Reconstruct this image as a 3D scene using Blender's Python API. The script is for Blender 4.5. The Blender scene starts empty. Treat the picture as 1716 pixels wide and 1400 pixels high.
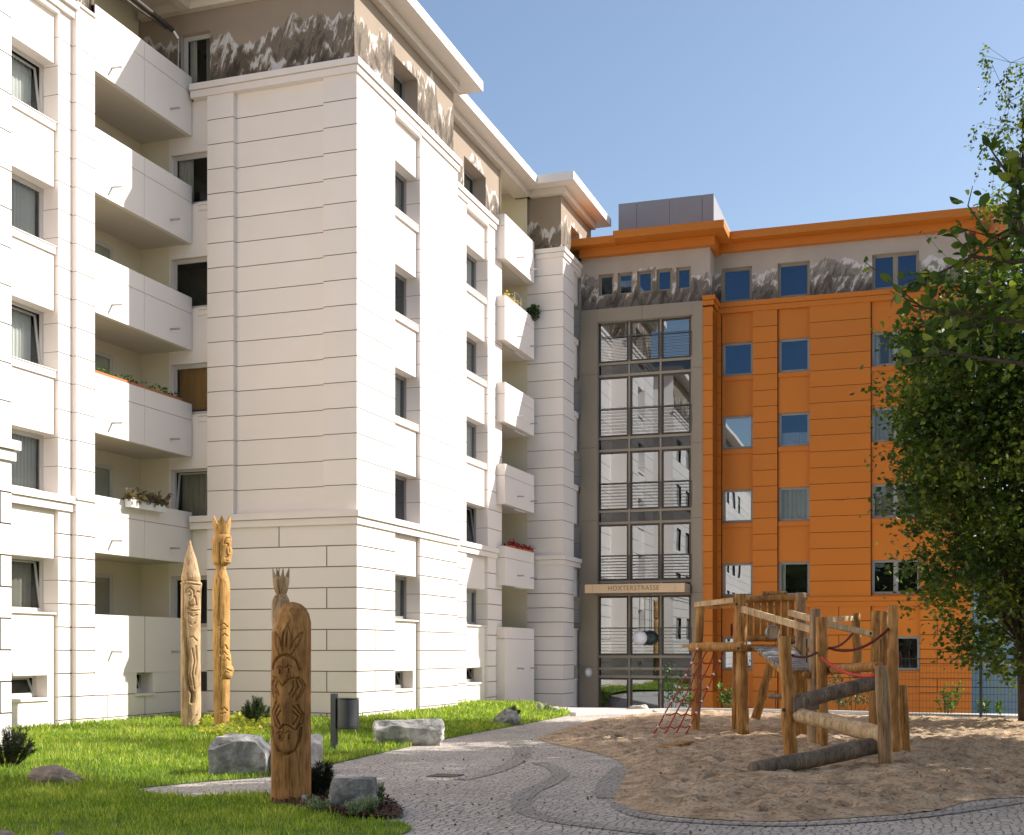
import bpy, math, random
import numpy as np
from mathutils import Vector, Matrix, noise

random.seed(7)
rng = np.random.default_rng(7)
R_ = math.radians
scene = bpy.context.scene
COL = scene.collection

# ------------------------------------------------------------------ survey of the place
# Camera 1.8 m above the yard, level, turned left of the long facade; +Y runs along that facade.
F, CX, HY, CAMZ = 2130.0, 858.0, 1092.0, 1.8
TH = math.atan2(730.0, F)
S_, C_ = math.sin(TH), math.cos(TH)

def dirn(px):
    u = (px - CX) / F
    return -S_ + C_ * u, C_ + S_ * u
def ptd(px, py, d):
    a, b = dirn(px)
    return Vector((a * d, b * d, CAMZ + (HY - py) * d / F))
def gpt(px, py, z=0.0):
    return ptd(px, py, (CAMZ - z) * F / (py - HY))
def YX(px, X):
    a, b = dirn(px)
    return b * X / a
def XY(px, Y):
    a, b = dirn(px)
    return a * Y / b
def size(px, d):
    return px * d / F

# ------------------------------------------------------------------ mesh helpers
class Fr:
    """A vertical wall plane: a runs along it, z up, off outwards."""
    def __init__(s, O, T, N):
        s.O, s.T, s.N = Vector(O), Vector(T), Vector(N)
    def p(s, a, z, off=0.0):
        q = s.O + s.T * a + s.N * off
        return Vector((q.x, q.y, q.z + z))
EAST = Fr((0, 0, 0), (0, 1, 0), (1, 0, 0))      # faces +X : a = Y, off = X
SOUTH = Fr((0, 0, 0), (1, 0, 0), (0, -1, 0))    # faces -Y : a = X, off = -Y

class MB:
    def __init__(s):
        s.v, s.f, s.m = [], [], []
        s.tone = {}
    def face(s, pts, m=0, tone=None):
        n = len(s.v)
        s.v.extend([tuple(p) for p in pts])
        s.f.append(tuple(range(n, n + len(pts))))
        s.m.append(m)
        if tone is not None:
            s.tone[len(s.f) - 1] = tone
    def hexa(s, c, m=0):
        """c: 4 bottom then 4 top corners"""
        n = len(s.v)
        s.v.extend([tuple(p) for p in c])
        for q in ((3, 2, 1, 0), (4, 5, 6, 7), (0, 1, 5, 4), (1, 2, 6, 5), (2, 3, 7, 6), (3, 0, 4, 7)):
            s.f.append(tuple(n + i for i in q))
            s.m.append(m)
    def box(s, fr, a0, a1, z0, z1, o0, o1, m=0):
        s.hexa([fr.p(a0, z0, o0), fr.p(a1, z0, o0), fr.p(a1, z0, o1), fr.p(a0, z0, o1),
                fr.p(a0, z1, o0), fr.p(a1, z1, o0), fr.p(a1, z1, o1), fr.p(a0, z1, o1)], m)
    def cube(s, x0, x1, y0, y1, z0, z1, m=0):
        s.hexa([(x0, y0, z0), (x1, y0, z0), (x1, y1, z0), (x0, y1, z0),
                (x0, y0, z1), (x1, y0, z1), (x1, y1, z1), (x0, y1, z1)], m)
    def quad(s, fr, a0, a1, z0, z1, o, m=0, tone=None):
        s.face([fr.p(a0, z0, o), fr.p(a1, z0, o), fr.p(a1, z1, o), fr.p(a0, z1, o)], m, tone)
    def tube(s, pts, rad, n=8, m=0, caps=True):
        pts = [Vector(p) for p in pts]
        if not isinstance(rad, (list, tuple)):
            rad = [rad] * len(pts)
        rings, ref = [], None
        for i, p in enumerate(pts):
            t = (pts[min(i + 1, len(pts) - 1)] - pts[max(i - 1, 0)]).normalized()
            if ref is None:
                ref = Vector((0, 0, 1)) if abs(t.z) < 0.9 else Vector((1, 0, 0))
            x = (ref - t * ref.dot(t)).normalized()
            ref = x
            y = t.cross(x)
            b = len(s.v)
            for k in range(n):
                g = 2 * math.pi * k / n
                s.v.append(tuple(p + (x * math.cos(g) + y * math.sin(g)) * rad[i]))
            rings.append(b)
        for a, b in zip(rings, rings[1:]):
            for k in range(n):
                s.f.append((a + k, a + (k + 1) % n, b + (k + 1) % n, b + k))
                s.m.append(m)
        if caps:
            s.f.append(tuple(rings[0] + k for k in reversed(range(n)))); s.m.append(m)
            s.f.append(tuple(rings[-1] + k for k in range(n))); s.m.append(m)
    def lathe(s, c, prof, n=24, m=0):
        c = Vector(c)
        rings = []
        for r, z in prof:
            b = len(s.v)
            for k in range(n):
                g = 2 * math.pi * k / n
                s.v.append((c.x + r * math.cos(g), c.y + r * math.sin(g), c.z + z))
            rings.append(b)
        for a, b in zip(rings, rings[1:]):
            for k in range(n):
                s.f.append((a + k, a + (k + 1) % n, b + (k + 1) % n, b + k)); s.m.append(m)
        s.f.append(tuple(rings[0] + k for k in reversed(range(n)))); s.m.append(m)
        s.f.append(tuple(rings[-1] + k for k in range(n))); s.m.append(m)
    def build(s, name, mats, parent=None, base=None, smooth=False):
        return mesh_obj(name, s.v, s.f, mats, parent, base, smooth, s.m, s.tone)

def root_loc(o):
    p = Vector((0, 0, 0))
    while o is not None:
        p += o.location
        o = o.parent
    return p

def mesh_obj(name, verts, faces, mats, parent=None, base=None, smooth=False, mi=None, tone=None):
    base = root_loc(parent) if parent is not None else Vector(base or (0, 0, 0))
    me = bpy.data.meshes.new(name)
    va = np.asarray(verts, dtype=np.float64).reshape(-1, 3) - np.array(base)
    if isinstance(faces, np.ndarray):
        nf, k = faces.shape
        me.vertices.add(len(va)); me.loops.add(nf * k); me.polygons.add(nf)
        me.vertices.foreach_set('co', va.astype(np.float32).ravel())
        me.loops.foreach_set('vertex_index', faces.astype(np.int32).ravel())
        me.polygons.foreach_set('loop_start', np.arange(0, nf * k, k, dtype=np.int32))
        me.update(calc_edges=True)
    else:
        me.from_pydata([tuple(p) for p in va], [], faces)
    if not isinstance(mats, (list, tuple)):
        mats = [mats]
    for m in mats:
        me.materials.append(m)
    if mi is not None and len(mats) > 1:
        me.polygons.foreach_set('material_index', np.asarray(mi, dtype=np.int32))
    if tone:
        at = me.attributes.new('tone', 'FLOAT', 'FACE')
        arr = np.full(len(me.polygons), 0.5, dtype=np.float32)
        for k, t in tone.items():
            arr[k] = t
        at.data.foreach_set('value', arr)
    if smooth:
        me.polygons.foreach_set('use_smooth', np.ones(len(me.polygons), dtype=bool))
    me.update()
    o = bpy.data.objects.new(name, me)
    COL.objects.link(o)
    if parent is not None:
        o.parent = parent
    else:
        o.location = base
    return o

def tag(o, label=None, cat=None, group=None, kind=None):
    if label: o['label'] = label
    if cat: o['category'] = cat
    if group: o['group'] = group
    if kind: o['kind'] = kind
    return o
def thing(name, loc, label, cat, group=None):
    o = bpy.data.objects.new(name, None)
    o.empty_display_size = 0.3
    COL.objects.link(o)
    o.location = loc
    return tag(o, label, cat, group)
def flat_tag(o, label, cat, group=None):
    return tag(o, label, cat, group)

def copy_tree(o, parent=None):
    c = o.copy(); COL.objects.link(c)
    if parent is not None: c.parent = parent
    for ch in list(o.children):
        copy_tree(ch, c)
    return c

# ------------------------------------------------------------------ materials
def new_mat(name):
    m = bpy.data.materials.new(name); m.use_nodes = True
    nt = m.node_tree
    return m, nt, nt.nodes['Principled BSDF'], nt.nodes['Material Output']
def nd(nt, typ, **kw):
    n = nt.nodes.new(typ)
    for k, v in kw.items():
        if k.startswith('i_'):
            n.inputs[k[2:].replace('_', ' ')].default_value = v
        else:
            setattr(n, k, v)
    return n
def ramp(nt, stops, interp='LINEAR'):
    r = nt.nodes.new('ShaderNodeValToRGB')
    cr = r.color_ramp
    cr.interpolation = interp
    while len(cr.elements) < len(stops): cr.elements.new(0.5)
    for e, (p, c) in zip(cr.elements, stops):
        e.position = p
        e.color = (c[0], c[1], c[2], 1) if len(c) == 3 else c
    return r
def grey(v): return (v, v, v)
def mul(c, k): return tuple(min(1, x * k) for x in c)

def paint(name, col, rough=0.6, var=0.06, scale=1.2, bump=0.0, bscale=60, metal=0.0, tone=0.0, stretch=None, spec=0.4, streak=0.0):
    m, nt, b, out = new_mat(name)
    L = nt.links.new
    geo = nd(nt, 'ShaderNodeNewGeometry')
    vec = geo.outputs['Position']
    if stretch:
        mp = nd(nt, 'ShaderNodeMapping'); mp.inputs['Scale'].default_value = stretch
        L(vec, mp.inputs['Vector']); vec = mp.outputs['Vector']
    n1 = nd(nt, 'ShaderNodeTexNoise', i_Scale=scale, i_Detail=6.0, i_Roughness=0.6); L(vec, n1.inputs['Vector'])
    r = ramp(nt, [(0.25, mul(col, 1 - var)), (0.75, mul(col, 1 + var))]); L(n1.outputs['Fac'], r.inputs['Fac'])
    colout = r.outputs['Color']
    if streak:
        mp = nd(nt, 'ShaderNodeMapping'); mp.inputs['Scale'].default_value = (3.2, 3.2, 0.12)
        L(geo.outputs['Position'], mp.inputs['Vector'])
        n2 = nd(nt, 'ShaderNodeTexNoise', i_Scale=2.2, i_Detail=5.0); L(mp.outputs['Vector'], n2.inputs['Vector'])
        r2 = ramp(nt, [(0.45, grey(1.0)), (0.8, grey(1 - streak))]); L(n2.outputs['Fac'], r2.inputs['Fac'])
        mx = nd(nt, 'ShaderNodeMix', data_type='RGBA', blend_type='MULTIPLY'); mx.inputs['Factor'].default_value = 1
        L(colout, mx.inputs[6]); L(r2.outputs['Color'], mx.inputs[7]); colout = mx.outputs[2]
    if tone:
        at = nd(nt, 'ShaderNodeAttribute', attribute_name='tone')
        mr = nd(nt, 'ShaderNodeMapRange'); mr.inputs[3].default_value = 1 - tone; mr.inputs[4].default_value = 1 + tone
        L(at.outputs['Fac'], mr.inputs[0])
        mx = nd(nt, 'ShaderNodeMix', data_type='RGBA', blend_type='MULTIPLY'); mx.inputs['Factor'].default_value = 1
        L(colout, mx.inputs[6]); L(mr.outputs[0], mx.inputs[7]); colout = mx.outputs[2]
    L(colout, b.inputs['Base Color'])
    b.inputs['Roughness'].default_value = rough
    b.inputs['Metallic'].default_value = metal
    b.inputs['Specular IOR Level'].default_value = spec
    if bump:
        n3 = nd(nt, 'ShaderNodeTexNoise', i_Scale=bscale, i_Detail=6.0); L(vec, n3.inputs['Vector'])
        bp = nd(nt, 'ShaderNodeBump'); bp.inputs['Strength'].default_value = bump; bp.inputs['Distance'].default_value = 0.02
        L(n3.outputs['Fac'], bp.inputs['Height']); L(bp.outputs['Normal'], b.inputs['Normal'])
    return m

def wood(name, c0, c1, c2, bump=0.5, zscale=0.35, scale=9.0):
    m, nt, b, out = new_mat(name)
    L = nt.links.new
    geo = nd(nt, 'ShaderNodeTexCoord')
    mp = nd(nt, 'ShaderNodeMapping'); mp.inputs['Scale'].default_value = (1, 1, zscale)
    L(geo.outputs['Object'], mp.inputs['Vector'])
    n1 = nd(nt, 'ShaderNodeTexNoise', i_Scale=scale, i_Detail=8.0, i_Roughness=0.65, i_Distortion=0.4); L(mp.outputs['Vector'], n1.inputs['Vector'])
    r = ramp(nt, [(0.3, c0), (0.5, c1), (0.72, c2)]); L(n1.outputs['Fac'], r.inputs['Fac'])
    mp2 = nd(nt, 'ShaderNodeMapping'); mp2.inputs['Scale'].default_value = (1, 1, zscale * 0.18)
    L(geo.outputs['Object'], mp2.inputs['Vector'])
    n2 = nd(nt, 'ShaderNodeTexNoise', i_Scale=scale * 5, i_Detail=4.0); L(mp2.outputs['Vector'], n2.inputs['Vector'])
    r2 = ramp(nt, [(0.36, grey(0.45)), (0.46, grey(1.0)), (0.7, grey(1.12))]); L(n2.outputs['Fac'], r2.inputs['Fac'])
    mx = nd(nt, 'ShaderNodeMix', data_type='RGBA', blend_type='MULTIPLY'); mx.inputs['Factor'].default_value = 0.8
    L(r.outputs['Color'], mx.inputs[6]); L(r2.outputs['Color'], mx.inputs[7])
    n4 = nd(nt, 'ShaderNodeTexNoise', i_Scale=1.6, i_Detail=3.0); L(geo.outputs['Object'], n4.inputs['Vector'])
    r4 = ramp(nt, [(0.3, grey(0.7)), (0.7, grey(1.15))]); L(n4.outputs['Fac'], r4.inputs['Fac'])
    mx2 = nd(nt, 'ShaderNodeMix', data_type='RGBA', blend_type='MULTIPLY'); mx2.inputs['Factor'].default_value = 0.8
    L(mx.outputs[2], mx2.inputs[6]); L(r4.outputs['Color'], mx2.inputs[7])
    L(mx2.outputs[2], b.inputs['Base Color'])
    b.inputs['Roughness'].default_value = 0.72
    b.inputs['Specular IOR Level'].default_value = 0.25
    bp = nd(nt, 'ShaderNodeBump'); bp.inputs['Strength'].default_value = bump; bp.inputs['Distance'].default_value = 0.01
    L(n2.outputs['Fac'], bp.inputs['Height']); L(bp.outputs['Normal'], b.inputs['Normal'])
    return m

def glass(name, refl, tint, rough=0.0, wave=0.0, rt=(0.84, 0.92, 1.0)):
    m, nt, b, out = new_mat(name)
    L = nt.links.new
    nt.nodes.remove(b)
    tr = nd(nt, 'ShaderNodeBsdfTransparent'); tr.inputs['Color'].default_value = (*tint, 1)
    gl = nd(nt, 'ShaderNodeBsdfGlossy'); gl.inputs['Roughness'].default_value = rough
    gl.inputs['Color'].default_value = (*rt, 1)
    fr = nd(nt, 'ShaderNodeFresnel'); fr.inputs['IOR'].default_value = 1.5
    mr = nd(nt, 'ShaderNodeMapRange'); mr.inputs[1].default_value = 0.04; mr.inputs[2].default_value = 1.0
    mr.inputs[3].default_value = refl; mr.inputs[4].default_value = 1.0
    L(fr.outputs[0], mr.inputs[0])
    mx = nd(nt, 'ShaderNodeMixShader')
    L(mr.outputs[0], mx.inputs[0]); L(tr.outputs[0], mx.inputs[1]); L(gl.outputs[0], mx.inputs[2])
    if wave:
        geo = nd(nt, 'ShaderNodeNewGeometry')
        n1 = nd(nt, 'ShaderNodeTexNoise', i_Scale=0.9, i_Detail=1.0); L(geo.outputs['Position'], n1.inputs['Vector'])
        bp = nd(nt, 'ShaderNodeBump'); bp.inputs['Strength'].default_value = 1.0; bp.inputs['Distance'].default_value = wave
        L(n1.outputs['Fac'], bp.inputs['Height']); L(bp.outputs['Normal'], gl.inputs['Normal'])
    L(mx.outputs[0], out.inputs['Surface'])
    return m

def mural(name, zbase, zamp, zlow, wallc, z2=None):
    """plaster wall with a painted snowy mountain range: two ridges one before the other"""
    m, nt, b, out = new_mat(name)
    L = nt.links.new
    geo = nd(nt, 'ShaderNodeNewGeometry')
    sep = nd(nt, 'ShaderNodeSeparateXYZ'); L(geo.outputs['Position'], sep.inputs[0])
    cmb = nd(nt, 'ShaderNodeCombineXYZ'); L(sep.outputs['X'], cmb.inputs[0]); L(sep.outputs['Y'], cmb.inputs[1])
    k = wallc
    n4 = nd(nt, 'ShaderNodeTexNoise', i_Scale=1.0, i_Detail=3.0); L(geo.outputs['Position'], n4.inputs['Vector'])
    wr = ramp(nt, [(0.3, mul(k, 0.93)), (0.7, mul(k, 1.05))]); L(n4.outputs['Fac'], wr.inputs['Fac'])
    col = wr.outputs['Color']
    for (zb, za, sc, off, dark, snow, spread) in ((zbase, zamp, .62, 0.0, 1.25, .20, .55), (zbase - zamp * .42, zamp * .85, .85, 7.3, .8, .13, .5)):
        ad = nd(nt, 'ShaderNodeVectorMath', operation='ADD'); L(cmb.outputs[0], ad.inputs[0]); ad.inputs[1].default_value = (off, off * 2, off)
        n1 = nd(nt, 'ShaderNodeTexNoise', i_Scale=sc, i_Detail=6.0, i_Roughness=0.58); L(ad.outputs[0], n1.inputs['Vector'])
        rz = nd(nt, 'ShaderNodeMapRange', clamp=False); rz.inputs[1].default_value = 0.30; rz.inputs[2].default_value = 0.70
        rz.inputs[3].default_value = zb; rz.inputs[4].default_value = zb + za
        L(n1.outputs['Fac'], rz.inputs[0])
        d = nd(nt, 'ShaderNodeMath', operation='SUBTRACT'); L(rz.outputs[0], d.inputs[0]); L(sep.outputs['Z'], d.inputs[1])
        msk = nd(nt, 'ShaderNodeMapRange'); msk.inputs[1].default_value = 0.0; msk.inputs[2].default_value = 0.06; L(d.outputs[0], msk.inputs[0])
        # gullies: noise drawn out down the slope, bent by the ridge line
        wv = nd(nt, 'ShaderNodeVectorMath', operation='MULTIPLY_ADD'); L(ad.outputs[0], wv.inputs[0]); wv.inputs[1].default_value = (2.6, 2.6, 1)
        c2 = nd(nt, 'ShaderNodeCombineXYZ'); L(d.outputs[0], c2.inputs[2]); L(d.outputs[0], c2.inputs[0]); L(c2.outputs[0], wv.inputs[2])
        n2 = nd(nt, 'ShaderNodeTexNoise', i_Scale=1.25, i_Detail=9.0, i_Roughness=0.66, i_Distortion=0.35); L(wv.outputs[0], n2.inputs['Vector'])
        sn = nd(nt, 'ShaderNodeMapRange'); sn.inputs[1].default_value = 0.0; sn.inputs[2].default_value = spread; sn.inputs[3].default_value = snow * .75; sn.inputs[4].default_value = -.02
        L(d.outputs[0], sn.inputs[0])
        f = nd(nt, 'ShaderNodeMath', operation='ADD'); L(n2.outputs['Fac'], f.inputs[0]); L(sn.outputs[0], f.inputs[1])
        r = ramp(nt, [(0.36, mul(k, 0.17 * dark)), (0.46, mul(k, 0.34 * dark)), (0.52, mul(k, 0.55 * dark)), (0.55, mul(k, 0.36 * dark)), (0.60, mul(k, 0.85)), (0.655, (0.56, 0.54, 0.52))])
        L(f.outputs[0], r.inputs['Fac'])
        mx = nd(nt, 'ShaderNodeMix', data_type='RGBA'); L(msk.outputs[0], mx.inputs['Factor'])
        L(col, mx.inputs[6]); L(r.outputs['Color'], mx.inputs[7]); col = mx.outputs[2]
    L(col, b.inputs['Base Color'])
    b.inputs['Roughness'].default_value = 0.8
    b.inputs['Specular IOR Level'].default_value = 0.2
    return m

def leafmat(name, c0, c1, c2, trans=0.35):
    m, nt, b, out = new_mat(name)
    L = nt.links.new
    at = nd(nt, 'ShaderNodeAttribute', attribute_name='tone')
    r = ramp(nt, [(0.0, c0), (0.55, c1), (1.0, c2)]); L(at.outputs['Fac'], r.inputs['Fac'])
    L(r.outputs['Color'], b.inputs['Base Color'])
    b.inputs['Roughness'].default_value = 0.5
    b.inputs['Specular IOR Level'].default_value = 0.3
    tl = nd(nt, 'ShaderNodeBsdfTranslucent')
    mx2 = nd(nt, 'ShaderNodeMix', data_type='RGBA', blend_type='MULTIPLY'); mx2.inputs['Factor'].default_value = 1
    L(r.outputs['Color'], mx2.inputs[6]); mx2.inputs[7].default_value = (1.6, 1.7, 0.6, 1)
    L(mx2.outputs[2], tl.inputs['Color'])
    mx = nd(nt, 'ShaderNodeMixShader'); mx.inputs[0].default_value = trans
    L(b.outputs[0], mx.inputs[1]); L(tl.outputs[0], mx.inputs[2]); L(mx.outputs[0], out.inputs['Surface'])
    return m

def rockmat(name, c0, c1, c2, scale=3.0):
    m, nt, b, out = new_mat(name)
    L = nt.links.new
    tc = nd(nt, 'ShaderNodeTexCoord')
    n1 = nd(nt, 'ShaderNodeTexNoise', i_Scale=scale, i_Detail=10.0, i_Roughness=0.7, i_Distortion=0.6); L(tc.outputs['Object'], n1.inputs['Vector'])
    r = ramp(nt, [(0.32, c0), (0.5, c1), (0.66, c2)]); L(n1.outputs['Fac'], r.inputs['Fac'])
    L(r.outputs['Color'], b.inputs['Base Color'])
    b.inputs['Roughness'].default_value = 0.85
    n2 = nd(nt, 'ShaderNodeTexNoise', i_Scale=scale * 6, i_Detail=8.0, i_Roughness=0.7); L(tc.outputs['Object'], n2.inputs['Vector'])
    bp = nd(nt, 'ShaderNodeBump'); bp.inputs['Strength'].default_value = 0.7; bp.inputs['Distance'].default_value = 0.02
    L(n2.outputs['Fac'], bp.inputs['Height']); L(bp.outputs['Normal'], b.inputs['Normal'])
    return m

M = {}
WALLC = (0.80, 0.733, 0.685)
M['white'] = paint('white_cladding', WALLC, 0.5, 0.03, 0.5, tone=0.03, spec=0.3)
M['joint'] = paint('dark_joint', (0.22, 0.18, 0.155), 0.8)
M['orange'] = paint('orange_cladding', (0.52, 0.160, 0.016), 0.5, 0.05, 0.4, tone=0.035, spec=0.3)
M['ojoint'] = paint('brown_joint', (0.17, 0.055, 0.010), 0.8)
M['taupe'] = paint('taupe_metal', (0.27, 0.225, 0.17), 0.5, 0.04)
M['cream'] = paint('cream_plaster', (0.70, 0.64, 0.48), 0.75, 0.03)
M['soffit'] = paint('pale_soffit', (0.62, 0.56, 0.49), 0.7, 0.03)
M['beigewall'] = paint('beige_plaster', (0.40, 0.33, 0.27), 0.8, 0.05)
M['mural_w'] = mural('mountain_mural', 17.1, 1.6, 16.6, (0.30, 0.24, 0.185))
M['mural_o'] = mural('mountain_mural_grey', 15.75, .85, 15.0, (0.40, 0.345, 0.30))
M['frame'] = paint('grey_window_frame', (0.27, 0.27, 0.265), 0.45, 0.03)
M['ltframe'] = paint('light_window_frame', (0.55, 0.53, 0.50), 0.45, 0.03)
M['room'] = paint('dark_room', (0.03, 0.028, 0.026), 0.9)
M['roomwarm'] = paint('brown_room', (0.13, 0.075, 0.035), 0.9)
M['curtain'] = paint('net_curtain', (0.72, 0.71, 0.67), 0.9, 0.05)
M['curtain2'] = paint('grey_curtain', (0.40, 0.38, 0.32), 0.9, 0.08)
M['curtain3'] = paint('ochre_curtain', (0.42, 0.24, 0.09), 0.9, 0.08)
M['glass'] = glass('blue_reflection_glass', 0.12, (0.62, 0.67, 0.70), 0.0, 0.0008, (.40, .64, .97))  # deep blue of the mirrored sky is put into the reflection colour
M['nglass'] = glass('pale_reflection_glass', 0.30, (0.60, 0.64, 0.66), 0.0, 0.0012)  # same panes; the white wall's bright reflection is put into a stronger neutral mirror
M['lglass'] = glass('light_window_glass', 0.07, (0.80, 0.83, 0.82), 0.0, 0.0008)
M['sglass'] = glass('stair_glass', 0.27, (0.42, 0.45, 0.44), 0.0, 0.001)
M['spandrel'] = glass('spandrel_glass', 0.05, (0.20, 0.19, 0.18), 0.03)
M['farglass'] = paint('grey_far_glazing', (0.34, 0.34, 0.34), 0.4)
M['rail'] = paint('rail_metal', (0.12, 0.115, 0.11), 0.4, metal=0.4)
M['mull'] = paint('mullion_metal', (0.30, 0.25, 0.195), 0.45, 0.04)
M['darkmull'] = paint('dark_metal', (0.06, 0.05, 0.04), 0.45)
M['steel'] = paint('steel', (0.42, 0.43, 0.45), 0.35, metal=0.7)
M['boxmetal'] = paint('grey_sheet_metal', (0.25, 0.26, 0.29), 0.5, 0.04, tone=0.05)
M['lamp'] = paint('opal_globe', (0.86, 0.85, 0.90), 0.35)
M['darklamp'] = paint('dark_globe', (0.035, 0.05, 0.045), 0.3)
M['letters'] = paint('engraved_letters', (0.20, 0.155, 0.105), 0.6)
M['canopy'] = paint('tan_canopy_metal', (0.66, 0.47, 0.29), 0.45, 0.04)
# ------------------------------------------------------------------ facade construction
def sub_rects(r, holes):
    """rectangle (a0,a1,z0,z1) minus the hole rectangles"""
    out = [r]
    for h in holes:
        nxt = []
        for a0, a1, z0, z1 in out:
            b0, b1, c0, c1 = max(a0, h[0]), min(a1, h[1]), max(z0, h[2]), min(z1, h[3])
            if b0 >= b1 - 1e-6 or c0 >= c1 - 1e-6:
                nxt.append((a0, a1, z0, z1)); continue
            if c0 > z0 + 1e-6: nxt.append((a0, a1, z0, c0))
            if c1 < z1 - 1e-6: nxt.append((a0, a1, c1, z1))
            if b0 > a0 + 1e-6: nxt.append((a0, b0, c0, c1))
            if b1 < a1 - 1e-6: nxt.append((b1, a1, c0, c1))
        out = nxt
    return out

def clad(mb, fr, a0, a1, off, rows, cols=None, holes=(), gap=0.019, dep=0.025, mw=0, mj=1, thick=0.45):
    """cladding of panels with open joints over a dark backing; holes = (a0,a1,z0,z1,depth)"""
    hr = [h[:4] for h in holes]
    z0, z1 = rows[0], rows[-1]
    for r in sub_rects((a0, a1, z0, z1), hr):
        mb.quad(fr, r[0], r[1], r[2], r[3], off - dep, mj)
    for i, (za, zb) in enumerate(zip(rows, rows[1:])):
        cs = [a0] + sorted(c for c in (cols(i) if cols else []) if a0 + .05 < c < a1 - .05) + [a1]
        for ca, cb in zip(cs, cs[1:]):
            pa = ca + (gap / 2 if ca > a0 else 0); pb = cb - (gap / 2 if cb < a1 else 0)
            pz = za + (gap / 2 if i > 0 else 0); pw = zb - (gap / 2 if i < len(rows) - 2 else 0)
            t = random.random()
            for r in sub_rects((pa, pb, pz, pw), hr):
                mb.quad(fr, r[0], r[1], r[2], r[3], off, mw, t)
            P = fr.p
            mb.face([P(pa, pz, off), P(pb, pz, off), P(pb, pz, off - dep), P(pa, pz, off - dep)], mj)
            mb.face([P(pa, pw, off), P(pb, pw, off), P(pb, pw, off - dep), P(pa, pw, off - dep)], mj)
            if ca > a0: mb.face([P(pa, pz, off), P(pa, pw, off), P(pa, pw, off - dep), P(pa, pz, off - dep)], mj)
            if cb < a1: mb.face([P(pb, pz, off), P(pb, pw, off), P(pb, pw, off - dep), P(pb, pz, off - dep)], mj)
    for h in holes:
        b0, b1, c0, c1, d = h
        P = fr.p
        mb.face([P(b0, c0, off), P(b1, c0, off), P(b1, c0, off - d), P(b0, c0, off - d)], mw)
        mb.face([P(b0, c1, off), P(b1, c1, off), P(b1, c1, off - d), P(b0, c1, off - d)], mw)
        mb.face([P(b0, c0, off), P(b0, c1, off), P(b0, c1, off - d), P(b0, c0, off - d)], mw)
        mb.face([P(b1, c0, off), P(b1, c1, off), P(b1, c1, off - d), P(b1, c0, off - d)], mw)

def groove_reveal(mb, fr, a, z0, z1, o0, o1, zs, mw=0, mj=1):
    """return wall at a between two depths, with the joint lines running on round the corner"""
    P = fr.p
    zz = [z0] + [z for z in zs if z0 + .05 < z < z1 - .05] + [z1]
    for i, (za, zb) in enumerate(zip(zz, zz[1:])):
        g0 = 0.0065 if i else 0; g1 = 0.0065 if i < len(zz) - 2 else 0
        mb.face([P(a, za + g0, o0), P(a, zb - g1, o0), P(a, zb - g1, o1), P(a, za + g0, o1)], mw)
        if g1:
            mb.face([P(a, zb - g1, o0), P(a, zb + .0065, o0), P(a, zb + .0065, o1), P(a, zb - g1, o1)], mj)

def moulding(mb, fr, a0, a1, ztop, off, e0=0.0, e1=0.0, h=0.345, m=0, mj=1, p1=0.11, p2=0.055):
    back = 0.0 if fr is EAST else 0.2
    """two-step band; e0/e1 lengthen the steps at an outer corner in proportion to how far they stand out"""
    za = ztop - h * 0.46
    mb.box(fr, a0 - e0 * p1, a1 + e1 * p1, za, ztop, off - back, off + p1, m)
    mb.box(fr, a0 - e0 * p2, a1 + e1 * p2, ztop - h, za - 0.012, off - back, off + p2, m)
    mb.box(fr, a0 - e0 * p2 * .5, a1 + e1 * p2 * .5, za - 0.012, za, off - back, off + p2 * .5, mj)

def cornice(fr, a0, a1, ztop, off, e0=0, e1=0, **k):
    mb = MB(); moulding(mb, fr, a0, a1, ztop, off, e0, e1, **k)
    return mb.build('cornice', [M['white'], M['joint']], wb)

def curtain_mesh(fr, a0, a1, z0, z1, off, fold=0.11, amp=0.03, shape=None):
    mb = MB()
    n = max(4, int((a1 - a0) / fold * 4))
    ph = random.random() * 6
    pr = None
    for i in range(n + 1):
        t = i / n
        a = a0 + (a1 - a0) * t
        o = off + amp * math.sin(ph + (a / fold) * 6.28) * (0.7 + 0.3 * math.sin(a * 5 + ph))
        zb, zt = z0, z1
        if shape == 'arch': zb = z0 + (z1 - z0) * 0.55 * (1 - abs(2 * t - 1)) ** 0.8
        if shape == 'left': zb = z0 + (z1 - z0) * 0.0
        q = (fr.p(a, zb, o), fr.p(a, zt, o + .01))
        if pr: mb.face([pr[0], q[0], q[1], pr[1]])
        pr = q
    return mb

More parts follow.
